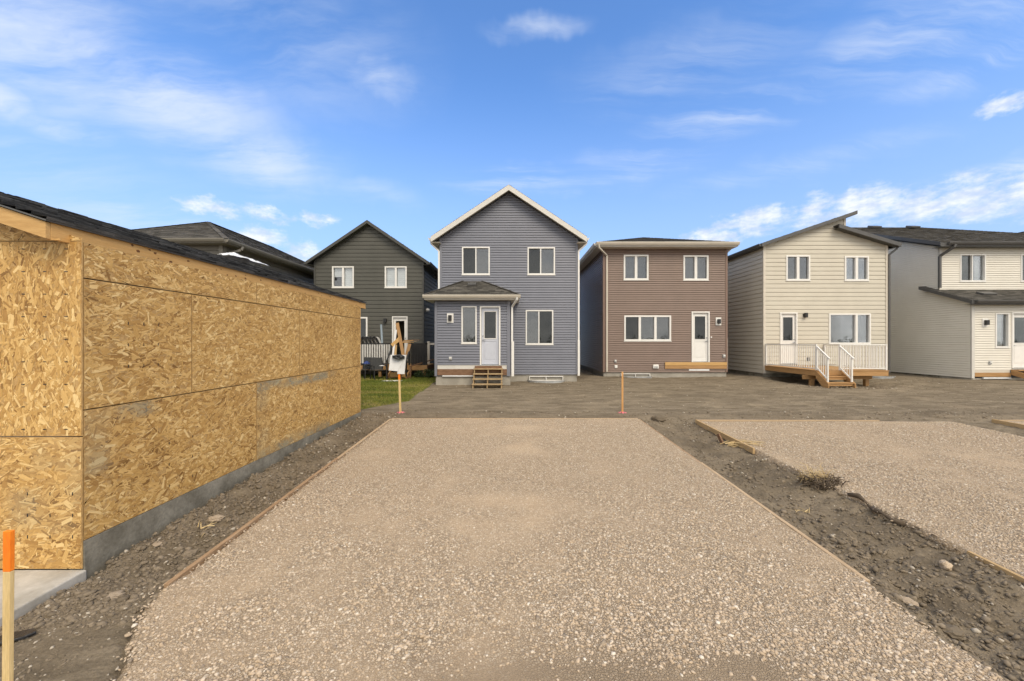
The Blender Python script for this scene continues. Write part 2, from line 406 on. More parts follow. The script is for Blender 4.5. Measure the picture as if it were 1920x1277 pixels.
def window(F, house, r, splits=(.5,), fw=.055, m=PVC, style=None, mull=.045, glass=None, depth=.5):
    """frame with panes between the splits; returns the hole"""
    a0, a1, z0, z1 = r
    f = MB()
    f.fbox(F, a0, a0 + fw, z0, z1, -.07, .052); f.fbox(F, a1 - fw, a1, z0, z1, -.07, .052)
    f.fbox(F, a0 + fw, a1 - fw, z0, z0 + fw, -.07, .052); f.fbox(F, a0 + fw, a1 - fw, z1 - fw, z1, -.07, .052)
    w = f.build('window', m, house, bevel=.006)
    MB().fbox(F, a0 - .02, a1 + .02, z0 - .03, z0 - .002, -.02, .062).build('sill', m, w)
    ed = [a0 + fw] + [a0 + (a1 - a0) * s for s in splits] + [a1 - fw]
    for s in ed[1:-1]: MB().fbox(F, s - mull / 2, s + mull / 2, z0 + fw, z1 - fw, -.068, .042).build('mullion', m, w)
    for i, (p, q) in enumerate(zip(ed, ed[1:])):
        p += mull / 2 if i else 0; q -= mull / 2 if i < len(ed) - 2 else 0
        gm = (glass[i] if glass else GLASS)
        MB().fbox(F, p, q, z0 + fw, z1 - fw, -.044, -.038).build('pane', gm, w)
        s_ = style[i] if style else None
        if s_ == 'blind':
            bl = MB()
            k = 9; h = (z1 - z0 - 2 * fw) / k
            for j in range(k): bl.fbox(F, p + .01, q - .01, z0 + fw + j * h + .002, z0 + fw + (j + 1) * h - .002, -.10, -.092)
            bl.build('blind', BLIND, w)
        if s_ == 'half':
            bl = MB(); zm = z0 + (z1 - z0) * .52; k = 5; h = (z1 - fw - zm) / k
            for j in range(k): bl.fbox(F, p + .01, q - .01, zm + j * h + .002, zm + (j + 1) * h - .002, -.10, -.092)
            bl.build('blind', BLIND, w)
        if s_ == 'curtain':
            c = MB(); n = 9; lo = p + (q - p) * .55
            for j in range(n):
                x0 = lo + (q - lo) * j / n; x1 = lo + (q - lo) * (j + 1) / n; oo = -.16 - .03 * (j % 2)
                c.face([F.pt(x0, z0 + fw, oo), F.pt(x1, z0 + fw, -.16 - .03 * ((j + 1) % 2)), F.pt(x1, z1 - fw, -.16 - .03 * ((j + 1) % 2)), F.pt(x0, z1 - fw, oo)])
            c.build('curtain', CURT, w)
    b = MB(); D = -depth
    b.face([F.pt(a0, z0, D), F.pt(a1, z0, D), F.pt(a1, z1, D), F.pt(a0, z1, D)])
    for (s, t) in (((a0, z0), (a1, z0)), ((a1, z0), (a1, z1)), ((a1, z1), (a0, z1)), ((a0, z1), (a0, z0))):
        b.face([F.pt(*s, -.072), F.pt(*t, -.072), F.pt(*t, D), F.pt(*s, D)])
    b.build('room_recess', ROOM, w)
    return r

def door(F, house, r, hinge_left=False, paint=DOOR_P, frame_m=PVC, glass_z=(.45, .945)):
    a0, a1, z0, z1 = r; fw = .06; W = a1 - a0; H = z1 - z0
    f = MB(); f.fbox(F, a0, a0 + fw, z0, z1, -.10, .055).fbox(F, a1 - fw, a1, z0, z1, -.10, .055).fbox(F, a0 + fw, a1 - fw, z1 - fw, z1, -.10, .055)
    d = f.build('door_frame', frame_m, house, bevel=.005)
    MB().fbox(F, a0 - .01, a1 + .01, z0 - .035, z0 - .002, -.1, .07).build('threshold', GALV, d)
    b0, b1, c0, c1 = a0 + fw + .006, a1 - fw - .006, z0 + .012, z1 - fw - .006
    ga0, ga1 = b0 + .085, b1 - .085; gz0, gz1 = c0 + (c1 - c0) * glass_z[0], c0 + (c1 - c0) * glass_z[1]
    s = MB(); s.fbox(F, b0, ga0, c0, c1, -.075, -.03).fbox(F, ga1, b1, c0, c1, -.075, -.03).fbox(F, ga0, ga1, gz1, c1, -.075, -.03)
    pz0, pz1 = c0 + .16, gz0 - .10
    s.fbox(F, ga0, ga1, c0, pz0, -.075, -.03).fbox(F, ga0, ga1, pz1, gz0, -.075, -.03).fbox(F, ga0, ga1, pz0, pz1, -.075, -.042)
    s.fbox(F, ga0 + .05, ga1 - .05, pz0 + .05, pz1 - .05, -.042, -.033)
    dl = s.build('door_leaf', paint, house, bevel=.004)
    gb = MB(); t = .03
    gb.fbox(F, ga0, ga0 + t, gz0, gz1, -.06, -.018).fbox(F, ga1 - t, ga1, gz0, gz1, -.06, -.018).fbox(F, ga0 + t, ga1 - t, gz0, gz0 + t, -.06, -.018).fbox(F, ga0 + t, ga1 - t, gz1 - t, gz1, -.06, -.018)
    gb.build('glazing_bead', PVC, dl)
    MB().fbox(F, ga0 + t, ga1 - t, gz0 + t, gz1 - t, -.052, -.046).build('pane', GLASS_D, dl)
    hx = b0 + .06 if hinge_left else b1 - .06
    h = MB(); hz = c0 + .98
    h.tube([F.pt(hx, hz, -.03), F.pt(hx, hz, .02)], .024, 10); h.tube([F.pt(hx, hz, .018), F.pt(hx + (.10 if hinge_left else -.10), hz, .022)], .010, 8)
    h.build('handle', GREYM, dl); MB().tube([F.pt(hx, hz + .16, -.03), F.pt(hx, hz + .16, -.008)], .026, 12).build('deadbolt', GREYM, dl)
    b = MB(); D = -.5
    b.face([F.pt(a0, z0, D), F.pt(a1, z0, D), F.pt(a1, z1, D), F.pt(a0, z1, D)])
    for (p, q) in (((a0, z0), (a1, z0)), ((a1, z0), (a1, z1)), ((a1, z1), (a0, z1)), ((a0, z1), (a0, z0))):
        b.face([F.pt(*p, -.102), F.pt(*q, -.102), F.pt(*q, D), F.pt(*p, D)])
    b.build('room_recess', ROOM, d)
    return r

def lamp_box(F, house, x, z, plate=True, m=BLACKM):
    p = MB()
    if plate:
        p.fbox(F, x - .13, x + .13, z - .19, z + .19, .0, .058); pl = p.build('mounting_block', PVC, house, bevel=.006)
    else: pl = MB().fbox(F, x - .08, x + .08, z - .08, z + .08, .0, .058).build('mounting_block', m, house)
    MB().fbox(F, x - .065, x + .065, z - .11, z + .11, .058, .165).build('wall_lamp', m, house, bevel=.01)

def outlet(F, house, x, z, m=GALV, s=1.0):
    o = MB().fbox(F, x - .06 * s, x + .06 * s, z - .07 * s, z + .07 * s, 0, .075).build('outlet_box', m, house, bevel=.008)
    MB().fbox(F, x - .045 * s, x + .045 * s, z - .01 * s, z + .05 * s, .075, .11).build('outlet_cover', PVC, o, bevel=.006)

def downspout(house, pts, m=PVC, w=.07, foot=None):
    mb = MB()
    for p, q in zip(pts, pts[1:]): mb.bar(p, q, w, w * .8, up=(0, 1, 0) if abs(Vector(q).z - Vector(p).z) > .3 else (0, 0, 1))
    d = mb.build('downspout', m, house)
    if foot: MB().box(foot[0] - w * .65, foot[0] + w * .65, foot[1] - w * .6, foot[1] + w * .6, foot[2], foot[3]).build('downspout_sleeve', m, d)

def gutter(house, F, a0, a1, ztop, m, h=.13, w=.12, o=0.0):
    prof = [(0, 0), (w * .55, 0), (w * .8, h * .35), (w, h * .75), (w, h), (w * .86, h), (w * .8, h * .8), (0, h * .8)]
    poly = [F.pt(a0, ztop - h + z, o + q) for q, z in prof]
    e = Vector(F.pt(a1, 0)) - Vector(F.pt(a0, 0))
    MB().prism(poly, e).build('gutter', m, house)

# ------------------------------------------------------------------ terrain heights
def vnoise(x, y, seed=0):
    xi = np.floor(x).astype(np.int64); yi = np.floor(y).astype(np.int64); xf = x - xi; yf = y - yi
    def h(a, b):
        n = (a * 374761393 + b * 668265263 + seed * 974634541) & 0xFFFFFFFF
        n = ((n ^ (n >> 13)) * 1274126177) & 0xFFFFFFFF
        return ((n ^ (n >> 16)) & 0xFFFF) / 65535.0
    u = xf * xf * (3 - 2 * xf); v = yf * yf * (3 - 2 * yf)
    return (h(xi, yi) * (1 - u) + h(xi + 1, yi) * u) * (1 - v) + (h(xi, yi + 1) * (1 - u) + h(xi + 1, yi + 1) * u) * v
def fbm(x, y, seed=0, oct=4, gain=.5):
    t = 0; a = 1; s = 0
    for i in range(oct):
        t = t + a * vnoise(x * 2 ** i + 17.3 * i, y * 2 ** i + 5.1 * i, seed + i); s += a; a *= gain
    return t / s - .5
def sstep(x, a, b):
    t = np.clip((x - a) / (b - a), 0, 1); return t * t * (3 - 2 * t)
def gbase(y): return .0325 * (np.clip(y, -40, 16.5) - 3.33)
PAD1 = (-2.98, 3.12, 9.53); PAD2 = (4.45, 10.55, 9.25); PAD3 = (11.65, 17.7, 9.3)
def edge_wob(y, seed): return .16 * fbm(y * 1.3, y * 0 + seed, seed, 3) * (1 - sstep(y, 2.9, 3.5))
def in_pad(x, y):
    p1 = (x > PAD1[0] + edge_wob(y, 3) + .50 * (1 - sstep(y, 2.2, 3.35))) & (x < PAD1[1] + edge_wob(y, 5)) & (y < PAD1[2])
    p2 = (x > PAD2[0] + .12 * (1 - sstep(y, 3, 8))) & (x < PAD2[1]) & (y < PAD2[2])
    p3 = (x > PAD3[0]) & (x < PAD3[1]) & (y < PAD3[2])
    return p1, p2, p3
def lawn_edge(y): return -3.25 - .9 * (1 - sstep(y, 10.4, 12.2)) + .22 * fbm(y * .9, y * 0, 77, 3)
def ground_h(x, y):
    x = np.asarray(x, float); y = np.asarray(y, float)
    z = gbase(y)
    f = fbm(x * 1.4, y * 1.4, 1, 5, .55); c = fbm(x * 9, y * 9, 8, 4, .6)
    near = (np.abs(x) < 40) & (np.abs(y) < 60)
    amp = np.where(near, 1, .3)
    # rough strips between pads and beside the garage
    ls = sstep(x, -4.3, -3.9) * (1 - sstep(x, -3.1, -2.95)) * (1 - sstep(y, 9.8, 10.8)) * sstep(y, 2.9, 3.8)
    rs = sstep(x, 3.05, 3.3) * (1 - sstep(x, 4.4, 4.7)) * (1 - sstep(y, 9.0, 9.9))
    rs2 = sstep(x, 10.5, 10.8) * (1 - sstep(x, 11.5, 11.7)) * (1 - sstep(y, 9.0, 9.9))
    strips = np.maximum(ls, np.maximum(rs, rs2))
    z = z + strips * (-.035 + .10 * f + .12 * c)
    z = z + ls * .06 * (1 - sstep(x, -4.05, -3.5)) - rs * .05 * sstep(x, 3.1, 3.5) * (1 - sstep(x, 3.9, 4.4))
    z = z + rs * (1 - sstep(y, 3.6, 5.0)) * (.10 * f + .11 * np.abs(fbm(x * 4.2, y * 4.2, 71, 4, .6)))
    # scraped field behind the pads, with a low windrow at its front edge
    fld = sstep(y, 9.3, 10.2)
    wr = np.exp(-((y - 9.95 - .25 * fbm(x * .5, x * 0, 21)) / .22) ** 2)
    z = z + fld * (.035 * f * amp + .030 * fbm(x * 1.1, y * 6, 31, 4) * amp + .026 * c)
    z = z + wr * (.03 + .07 * fbm(x * 2.2, y * 2.2, 41, 4)) * (x > -3.4) * (np.abs(x) < 30)
    # soil heaped against the foundations
    z = z + sstep(y, 15.2, 16.4) * (1 - sstep(y, 18.8, 19.6)) * (-.01 + .13 * fbm(x * 1.1, y * .8, 51, 3)) * (np.abs(x) < 40) * (x > -3.2)
    dk = np.exp(-(((x - 12.7) / 1.3) ** 2 + ((y - 15.0) / .55) ** 2))
    z = z + dk * (-.02 + .16 * fbm(x * 2.6, y * 2.6, 61, 4))
    z = z - .10 * sstep(x, 11.6, 12.1) * (1 - sstep(x, 15.1, 15.8)) * sstep(y, 14.6, 15.6) * (1 - sstep(y, 18.0, 18.4))
    # foreground apron
    fr = (1 - sstep(y, 2.6, 3.6)) * (np.abs(x) < 40)
    z = z + fr * (.02 * f + .012 * c)
    slabside = (1 - sstep(x, -3.9, -3.0)) * (1 - sstep(y, 3.6, 4.2))
    z = z - slabside * .05
    p1, p2, p3 = in_pad(x, y)
    z = np.where(p1 | p2 | p3, gbase(y) - .07, z)
    z = np.where((x < -3.92) & (x > -11) & (y < 10.3) & (y > -1), np.minimum(z, gbase(y) - .16), z)   # under slab and garage floor
    return z
def gh(x, y): return float(ground_h(np.array([x]), np.array([y]))[0])

def np_mesh(name, V, Fc, m, parent=None, tone=None, uv=None, smooth=False, attrs=None, kind=None):
    """V (n,3), Fc (m,k) arrays"""
    off = ORG.get(parent.name, (0, 0, 0)) if parent else (0, 0, 0)
    V = np.asarray(V, np.float32) - np.array(off, np.float32); Fc = np.asarray(Fc, np.int32); k = Fc.shape[1]
    me = bpy.data.meshes.new(name); me.vertices.add(len(V)); me.vertices.foreach_set('co', V.ravel())
    me.loops.add(Fc.size); me.loops.foreach_set('vertex_index', Fc.ravel())
    me.polygons.add(len(Fc)); me.polygons.foreach_set('loop_start', np.arange(0, Fc.size, k, dtype=np.int32))
    me.polygons.foreach_set('loop_total', np.full(len(Fc), k, np.int32))
    if smooth: me.polygons.foreach_set('use_smooth', np.ones(len(Fc), bool))
    me.update(calc_edges=True)
    if tone is not None:
        a = me.attributes.new('tone', 'FLOAT', 'FACE'); a.data.foreach_set('value', np.asarray(tone, np.float32))
    if uv is not None:
        l = me.uv_layers.new(name='UVMap'); l.data.foreach_set('uv', np.asarray(uv, np.float32).ravel())
    for an, (dom, val) in (attrs or {}).items():
        a = me.attributes.new(an, 'FLOAT', dom); a.data.foreach_set('value', np.asarray(val, np.float32))
    me.materials.append(m); me.validate()
    o = bpy.data.objects.new(name, me); COL.objects.link(o); o.parent = parent; ORG[o.name] = off
    if kind: o['kind'] = kind
    return o

def axis(lo, hi, step, far_lo, far_hi, growth=1.35):
    a = list(np.arange(lo, hi + 1e-6, step)); s = step; x = a[-1]
    while x < far_hi: s *= growth; x += s; a.append(x)
    s = step; x = a[0]; pre = []
    while x > far_lo: s *= growth; x -= s; pre.append(x)
    return np.array(pre[::-1] + a)
def grid_mesh(xs, ys, hfun):
    X, Y = np.meshgrid(xs, ys); Z = hfun(X.ravel(), Y.ravel())
    V = np.stack([X.ravel(), Y.ravel(), Z], 1); nx = len(xs)
    i = (np.arange(len(ys) - 1)[:, None] * nx + np.arange(nx - 1)[None]).ravel()
    return V, np.stack([i, i + 1, i + nx + 1, i + nx], 1)

# soil material: colour differs between dug soil, scraped field and lawn by a vertex attribute
def soil_mat():
    m = bpy.data.materials.new('soil'); m.use_nodes = True; g = G(m.node_tree)
    tc = g.n('ShaderNodeTexCoord').outputs['Object']
    dug = g.n('ShaderNodeAttribute', attribute_name='dug').outputs['Fac']
    grs = g.n('ShaderNodeAttribute', attribute_name='grassy').outputs['Fac']
    n1 = g.noise(tc, 1.1, 6, .62); n2 = g.noise(g.vm('ADD', g.mp(tc, sc=(.75, 3.6, 1)), g.vm('MULTIPLY', g.noise(tc, 1.3, 3, .6, out=1), (1.2, 1.2, 0))), 1.5, 7, .70); n3 = g.noise(tc, 34, 5, .65)
    fieldc = g.mix(g.rng(n2, .30, .72), (.122, .098, .068), (.275, .226, .162))
    fieldc = g.mix(g.m('MULTIPLY', g.rng(n1, .52, .74), .55), fieldc, (.32, .26, .18))
    dugc = g.mix(g.rng(n1, .3, .7), (.140, .112, .078), (.235, .190, .134))
    wet = g.rng(g.noise(tc, 2.7, 5, .68), .52, .66)                       # patches of darker brown clay in the dug strips
    dugc = g.mix(g.m('MULTIPLY', wet, .6), dugc, (.092, .074, .054))
    col = g.mix(dug, fieldc, dugc)
    col = g.mix(grs, col, g.mix(g.rng(n1, .3, .7), (.085, .105, .024), (.150, .145, .040)))
    col = g.mix(1.0, col, g.rng(n3, .25, .75, .72, 1.28, smooth=False), 'MULTIPLY')
    sp = g.rng(g.vor(tc, 26, out='Distance'), .13, .05)                     # scattered pale crumbs
    pk = g.rng(g.noise(tc, 5, 2), .56, .7)
    col = g.mix(g.m('MULTIPLY', g.m('MULTIPLY', sp, pk), .55), col, (.33, .28, .22))
    b = g.n('ShaderNodeBsdfPrincipled'); g.put(b.inputs['Base Color'], col); b.inputs['Roughness'].default_value = .95; b.inputs['Specular IOR Level'].default_value = .12
    bp = g.n('ShaderNodeBump'); bp.inputs['Strength'].default_value = .9; bp.inputs['Distance'].default_value = .03
    g.put(bp.inputs['Height'], g.m('ADD', g.noise(tc, 22, 6, .7), g.m('MULTIPLY', n2, .7))); g.link(bp.outputs[0], b.inputs['Normal'])
    o = g.n('ShaderNodeOutputMaterial'); g.link(b.outputs[0], o.inputs[0]); return m
SOIL = soil_mat()

def gravel_base_mat():
    m = bpy.data.materials.new('gravel_fines'); m.use_nodes = True; g = G(m.node_tree)
    tc = g.n('ShaderNodeTexCoord').outputs['Object']
    st = g.n('ShaderNodeAttribute', attribute_name='stony').outputs['Fac']
    mud = g.n('ShaderNodeAttribute', attribute_name='muddy').outputs['Fac']
    n1 = g.noise(tc, .9, 5, .6); n3 = g.noise(tc, 90, 4, .7)
    sand = g.mix(g.rng(n1, .3, .7), (.46, .342, .226), (.52, .40, .275))
    cell = g.vor(tc, 55, out='Color'); sepc = g.n('ShaderNodeSeparateColor'); g.link(cell, sepc.inputs[0])
    stone = g.ramp(sepc.outputs[0], [(0, (.28, .235, .185)), (.3, (.42, .33, .235)), (.65, (.50, .405, .30)), (1, (.60, .52, .42))])
    gap = g.rng(g.vor(tc, 55, feature='DISTANCE_TO_EDGE'), .0, .16)
    stone = g.mix(gap, (.24, .178, .118), stone)
    col = g.mix(g.rng(g.m('ADD', st, g.m('MULTIPLY', g.m('SUBTRACT', n3, .5), .5)), -.75, .95), sand, stone)
    col = g.mix(g.m('MULTIPLY', mud, .8), col, g.mix(n1, (.25, .19, .13), (.33, .255, .175)))
    col = g.mix(1.0, col, g.rng(n3, .25, .75, .82, 1.18, smooth=False), 'MULTIPLY')
    b = g.n('ShaderNodeBsdfPrincipled'); g.put(b.inputs['Base Color'], col); b.inputs['Roughness'].default_value = .95; b.inputs['Specular IOR Level'].default_value = .12
    bp = g.n('ShaderNodeBump'); bp.inputs['Strength'].default_value = .8; bp.inputs['Distance'].default_value = .012
    g.put(bp.inputs['Height'], g.m('ADD', g.m('MULTIPLY', g.m('MULTIPLY', gap, st), .8), n3)); g.link(bp.outputs[0], b.inputs['Normal'])
    o = g.n('ShaderNodeOutputMaterial'); g.link(b.outputs[0], o.inputs[0]); return m
FINES = gravel_base_mat()

def stone_mat(name, stops):
    m = bpy.data.materials.new(name); m.use_nodes = True; g = G(m.node_tree)
    tc = g.n('ShaderNodeTexCoord').outputs['Object']; a = g.n('ShaderNodeAttribute', attribute_name='tone').outputs['Fac']
    col = g.ramp(a, stops)
    col = g.mix(1.0, col, g.rng(g.noise(tc, 130, 3, .6), .25, .75, .84, 1.16, smooth=False), 'MULTIPLY')
    b = g.n('ShaderNodeBsdfPrincipled'); g.put(b.inputs['Base Color'], col); b.inputs['Roughness'].default_value = .85; b.inputs['Specular IOR Level'].default_value = .25
    o = g.n('ShaderNodeOutputMaterial'); g.link(b.outputs[0], o.inputs[0]); return m
PEBBLE = stone_mat('crushed_stone', [(0, (.22, .185, .15)), (.15, (.34, .272, .20)), (.45, (.455, .352, .245)), (.75, (.53, .43, .325)), (.92, (.60, .52, .42)), (1, (.70, .645, .56))])
CLOD = stone_mat('soil_clod', [(0, (.125, .100, .070)), (.5, (.190, .152, .108)), (.9, (.26, .21, .152)), (1, (.42, .37, .30))])

# ------------------------------------------------------------------ ground and pads
xs = axis(-6.0, 15.0, .06, -900, 900); ys = axis(1.6, 19.0, .06, -400, 1600)
V, Fc = grid_mesh(xs, ys, ground_h)
gx, gy = V[:, 0], V[:, 1]
dug = np.clip(sstep(gx, -4.3, -4.0) * (1 - sstep(gx, -3.1, -2.9)) * (1 - sstep(gy, 9.5, 10.6)) + sstep(gx, 3.0, 3.3) * (1 - sstep(gx, 4.5, 4.8)) * (1 - sstep(gy, 8.8, 9.8))
              + .8 * np.exp(-((gy - 9.95) / .3) ** 2) + .25 * (fbm(gx * .6, gy * .6, 91) > .12), 0, 1)
dug = dug * (1 - .55 * (1 - sstep(gy, 2.3, 3.2)) * (gx < 0))
grassy = ((gx < lawn_edge(gy)) & (gy > 10.45) & (gx > -12)).astype(float)
grd = np_mesh('ground', V, Fc, SOIL, smooth=True, attrs={'dug': ('POINT', dug), 'grassy': ('POINT', grassy)}); struct(grd)

def stony(x, y, seed): return np.clip(.55 + 1.15 * fbm(x * .85, y * .85, seed, 4, .55) + .9 * fbm(x * 3, y * 3, seed + 4, 3), 0, 1)
def pad_h(x, y, seed): return gbase(y) + .022 + .022 * fbm(x * .8, y * .8, seed, 3) + .010 * fbm(x * 7, y * 7, seed + 9, 3)
def muddy(x, y):
    return np.clip(np.exp(-(((x - .35) / 1.15) ** 2 + ((y - 2.35) / .26) ** 2)) * 1.5 + 1.2 * np.exp(-(((x - 1.55) / .22) ** 2 + ((y - 2.5) / .12) ** 2)), 0, 1)

def make_pad(pad, y0, seed, step, idx):
    x0, x1, y1 = pad
    xs = np.arange(x0 - .3 if idx == 0 else x0, x1 + .02, step); ys_ = np.arange(y0, y1 + .001, step)
    xs[-1] = x1; ys_[-1] = y1
    V, Fc = grid_mesh(xs, ys_, lambda a, b: pad_h(a, b, seed))
    inside = in_pad(V[:, 0], V[:, 1])[idx] | (V[:, 0] >= x1 - step) & (V[:, 1] > 3.4) | (V[:, 1] >= y1 - step)
    drop = ~inside
    V[drop, 2] -= .095                                      # the loose front edge spills down into the soil
    if idx == 0: V[:, 0] = np.where((V[:, 1] > 3.4), np.clip(V[:, 0], x0, x1), V[:, 0])
    if idx == 1: V[:, 0] = np.maximum(V[:, 0], x0 + .12 * (1 - sstep(V[:, 1], 3, 8)))
    a = {'stony': ('POINT', stony(V[:, 0], V[:, 1], seed)), 'muddy': ('POINT', muddy(V[:, 0], V[:, 1]) if idx == 0 else np.zeros(len(V)))}
    return struct(np_mesh('gravel_pad', V, Fc, FINES, smooth=True, attrs=a))
make_pad(PAD1, 1.2, 101, .05, 0); make_pad(PAD2, 1.6, 131, .06, 1); make_pad(PAD3, 4.0, 151, .12, 2)

ICO = None
def unit_stone(kind):
    if kind == 'ico':
        t = (1 + 5 ** .5) / 2
        v = np.array([(-1, t, 0), (1, t, 0), (-1, -t, 0), (1, -t, 0), (0, -1, t), (0, 1, t), (0, -1, -t), (0, 1, -t), (t, 0, -1), (t, 0, 1), (-t, 0, -1), (-t, 0, 1)], float)
        f = np.array([(0, 11, 5), (0, 5, 1), (0, 1, 7), (0, 7, 10), (0, 10, 11), (1, 5, 9), (5, 11, 4), (11, 10, 2), (10, 7, 6), (7, 1, 8), (3, 9, 4), (3, 4, 2), (3, 2, 6), (3, 6, 8), (3, 8, 9), (4, 9, 5), (2, 4, 11), (6, 2, 10), (8, 6, 7), (9, 8, 1)])
        return v / np.linalg.norm(v[0]), f
    v = np.array([(1, 0, 0), (-1, 0, 0), (0, 1, 0), (0, -1, 0), (0, 0, 1), (0, 0, -1)], float)
    return v, np.array([(0, 2, 4), (2, 1, 4), (1, 3, 4), (3, 0, 4), (2, 0, 5), (1, 2, 5), (3, 1, 5), (0, 3, 5)])
def scatter_stones(name, P, rad, m, kind='ico', flat=(.45, .85), tone=None, sink=.35, parent=None, stuff=True):
    """P (n,3) positions, rad (n,) radii: irregular tumbled stones as one mesh"""
    n = len(P); v, f = unit_stone(kind); k = len(v)
    jit = 1 + RNG.uniform(-.30, .30, (n, k, 1)); q = v[None] * jit
    sc = np.stack([RNG.uniform(.8, 1.45, n), RNG.uniform(.65, 1.05, n), RNG.uniform(*flat, n)], 1) * rad[:, None]
    q = q * sc[:, None, :]
    tx, ty = RNG.normal(0, .30, n), RNG.normal(0, .30, n)
    c, s = np.cos(tx)[:, None], np.sin(tx)[:, None]; y, z = q[..., 1] * c - q[..., 2] * s, q[..., 1] * s + q[..., 2] * c; q[..., 1], q[..., 2] = y, z
    c, s = np.cos(ty)[:, None], np.sin(ty)[:, None]; x, z = q[..., 0] * c + q[..., 2] * s, -q[..., 0] * s + q[..., 2] * c; q[..., 0], q[..., 2] = x, z
    a = RNG.uniform(0, 2 * np.pi, n); c, s = np.cos(a)[:, None], np.sin(a)[:, None]
    x, y = q[..., 0] * c - q[..., 1] * s, q[..., 0] * s + q[..., 1] * c; q[..., 0], q[..., 1] = x, y
    cen = P.copy(); cen[:, 2] += sc[:, 2] * (1 - 2 * sink) * .8
    V = (q + cen[:, None]).reshape(-1, 3)
    Fc = (f[None] + (np.arange(n) * k)[:, None, None]).reshape(-1, 3)
    tone = RNG.random(n) if tone is None else tone
    return np_mesh(name, V, Fc, m, parent, tone=np.repeat(tone, len(f)), kind='stuff' if stuff else None)

def pad_stones(pad, y0, y1, dens, seed, idx, kind, rmin, rmax, name='gravel'):
    x0, x1, _ = pad; x0 -= .5
    n = int((x1 - x0) * (y1 - y0) * dens); x = RNG.uniform(x0, x1, n); y = RNG.uniform(y0, y1, n)
    s = stony(x, y, seed)
    keep = in_pad(x + RNG.normal(0, .05, n), y)[idx] & (RNG.random(n) < .50 + .42 * sstep(s, .2, .85))
    if idx == 0: keep &= RNG.random(n) > .93 * muddy(x, y)
    x, y = x[keep], y[keep]; r = rmin + (rmax - rmin) * RNG.beta(1.4, 4.0, len(x))
    r *= .68 + .32 * sstep(stony(x, y, seed), .15, .7)
    if idx == 0: r *= 1 + .20 * (1 - sstep(y, 2.2, 4.5))
    o = scatter_stones(name, np.stack([x, y, pad_h(x, y, seed)], 1), r, PEBBLE, kind, (.35, .7), RNG.beta(1.8, 1.6, len(x)), .46)
    return o
pad_stones(PAD1, 1.6, 5.2, 2500, 101, 0, 'ico', .005, .022)
pad_stones(PAD1, 5.2, 9.5, 2500, 101, 0, 'oct', .007, .022)
pad_stones(PAD2, 3.0, 9.2, 1800, 131, 1, 'oct', .009, .026)
pad_stones(PAD3, 6.5, 9.2, 500, 151, 2, 'oct', .010, .028)

def soil_stones(x0, x1, y0, y1, dens, rmin, rmax, kind='ico', beta=(1.2, 5.0), pale=.06, name='soil_clods'):
    n = int((x1 - x0) * (y1 - y0) * dens); x = RNG.uniform(x0, x1, n); y = RNG.uniform(y0, y1, n)
    p = in_pad(x, y); k = ~(p[0] | p[1] | p[2]) & ~((x < -3.93) & (y < 10.3)) & (RNG.random(n) < np.clip(.55 + 1.6 * fbm(x * 1.5, y * 1.5, 201, 3), .05, 1)) & (x > lawn_edge(y) - 100 * (y < 10.5))
    x, y = x[k], y[k]; r = rmin + (rmax - rmin) * RNG.beta(*beta, len(x))
    t = RNG.beta(2.5, 2.0, len(x)) * .85; t = np.where(RNG.random(len(x)) < pale, 1.0, t)
    return scatter_stones(name, np.stack([x, y, ground_h(x, y)], 1), r, CLOD, kind, (.45, .85), t, .48)
soil_stones(-3.95, -2.95, 2.9, 6.0, 2100, .006, .060, beta=(1.0, 6), pale=.03)
soil_stones(-3.95, -2.95, 6.0, 10.2, 900, .010, .065, 'oct', (1.0, 5))
soil_stones(-4.0, -2.0, 1.8, 3.4, 1300, .005, .024, pale=.20)
soil_stones(3.05, 4.7, 1.8, 5.0, 1700, .006, .050, beta=(1.0, 6), pale=.02)
soil_stones(3.05, 4.7, 5.0, 9.6, 420, .008, .055, 'oct')
soil_stones(3.3, 4.9, 2.1, 4.3, 120, .015, .055, beta=(1.2, 4), pale=.02)
soil_stones(-4.2, 13.0, 9.5, 10.5, 150, .008, .075, 'oct', (1.0, 5))
soil_stones(-3.2, 20.0, 10.5, 17.5, 70, .008, .045, 'oct', (1.0, 5), .06)
soil_stones(11.6, 14.6, 14.4, 16.0, 120, .015, .10, 'ico', (1.0, 4))
soil_stones(-3.4, 3.2, 15.0, 16.3, 40, .01, .06, 'oct', (1.0, 5), .1)

# single stones and clods one can point at
def rock(x, y, r, label, cat='rock', m=CLOD, tone=1.0, flat=.6, name='rock'):
    v, f = unit_stone('ico'); mb = MB(); rr = random.Random(int(x * 1000 + y * 77))
    a = rr.uniform(0, 3); P = []
    import bmesh
    bm = bmesh.new(); bmesh.ops.create_icosphere(bm, subdivisions=3, radius=1.0)
    for q in bm.verts:
        c = q.co.copy(); nv = 1 + .75 * float(fbm(np.array([c.x * 1.6 + x * 9]), np.array([c.y * 1.6 + c.z * 2.3 + y]), 7, 4)[0]) + .35 * float(fbm(np.array([c.x * 6 + x * 9]), np.array([c.y * 6 + c.z * 7 + y]), 17, 3)[0])
        c = Vector((c.x * 1.35, c.y * .95, c.z * flat)) * nv * r
        q.co = Vector((c.x * math.cos(a) - c.y * math.sin(a), c.x * math.sin(a) + c.y * math.cos(a), c.z))
    me = bpy.data.meshes.new(name); bm.to_mesh(me); bm.free()
    t = me.attributes.new('tone', 'FLOAT', 'FACE'); t.data.foreach_set('value', [tone] * len(me.polygons)); me.materials.append(m)
    o = bpy.data.objects.new(name, me); COL.objects.link(o); o.location = (x, y, gh(x, y) + r * flat * .45); return tag(o, label, cat)
rock(-3.38, 3.29, .045, 'smooth grey oval stone lying in the dirt near the end of the brown board', m=PEBBLE, tone=.10, flat=.5)
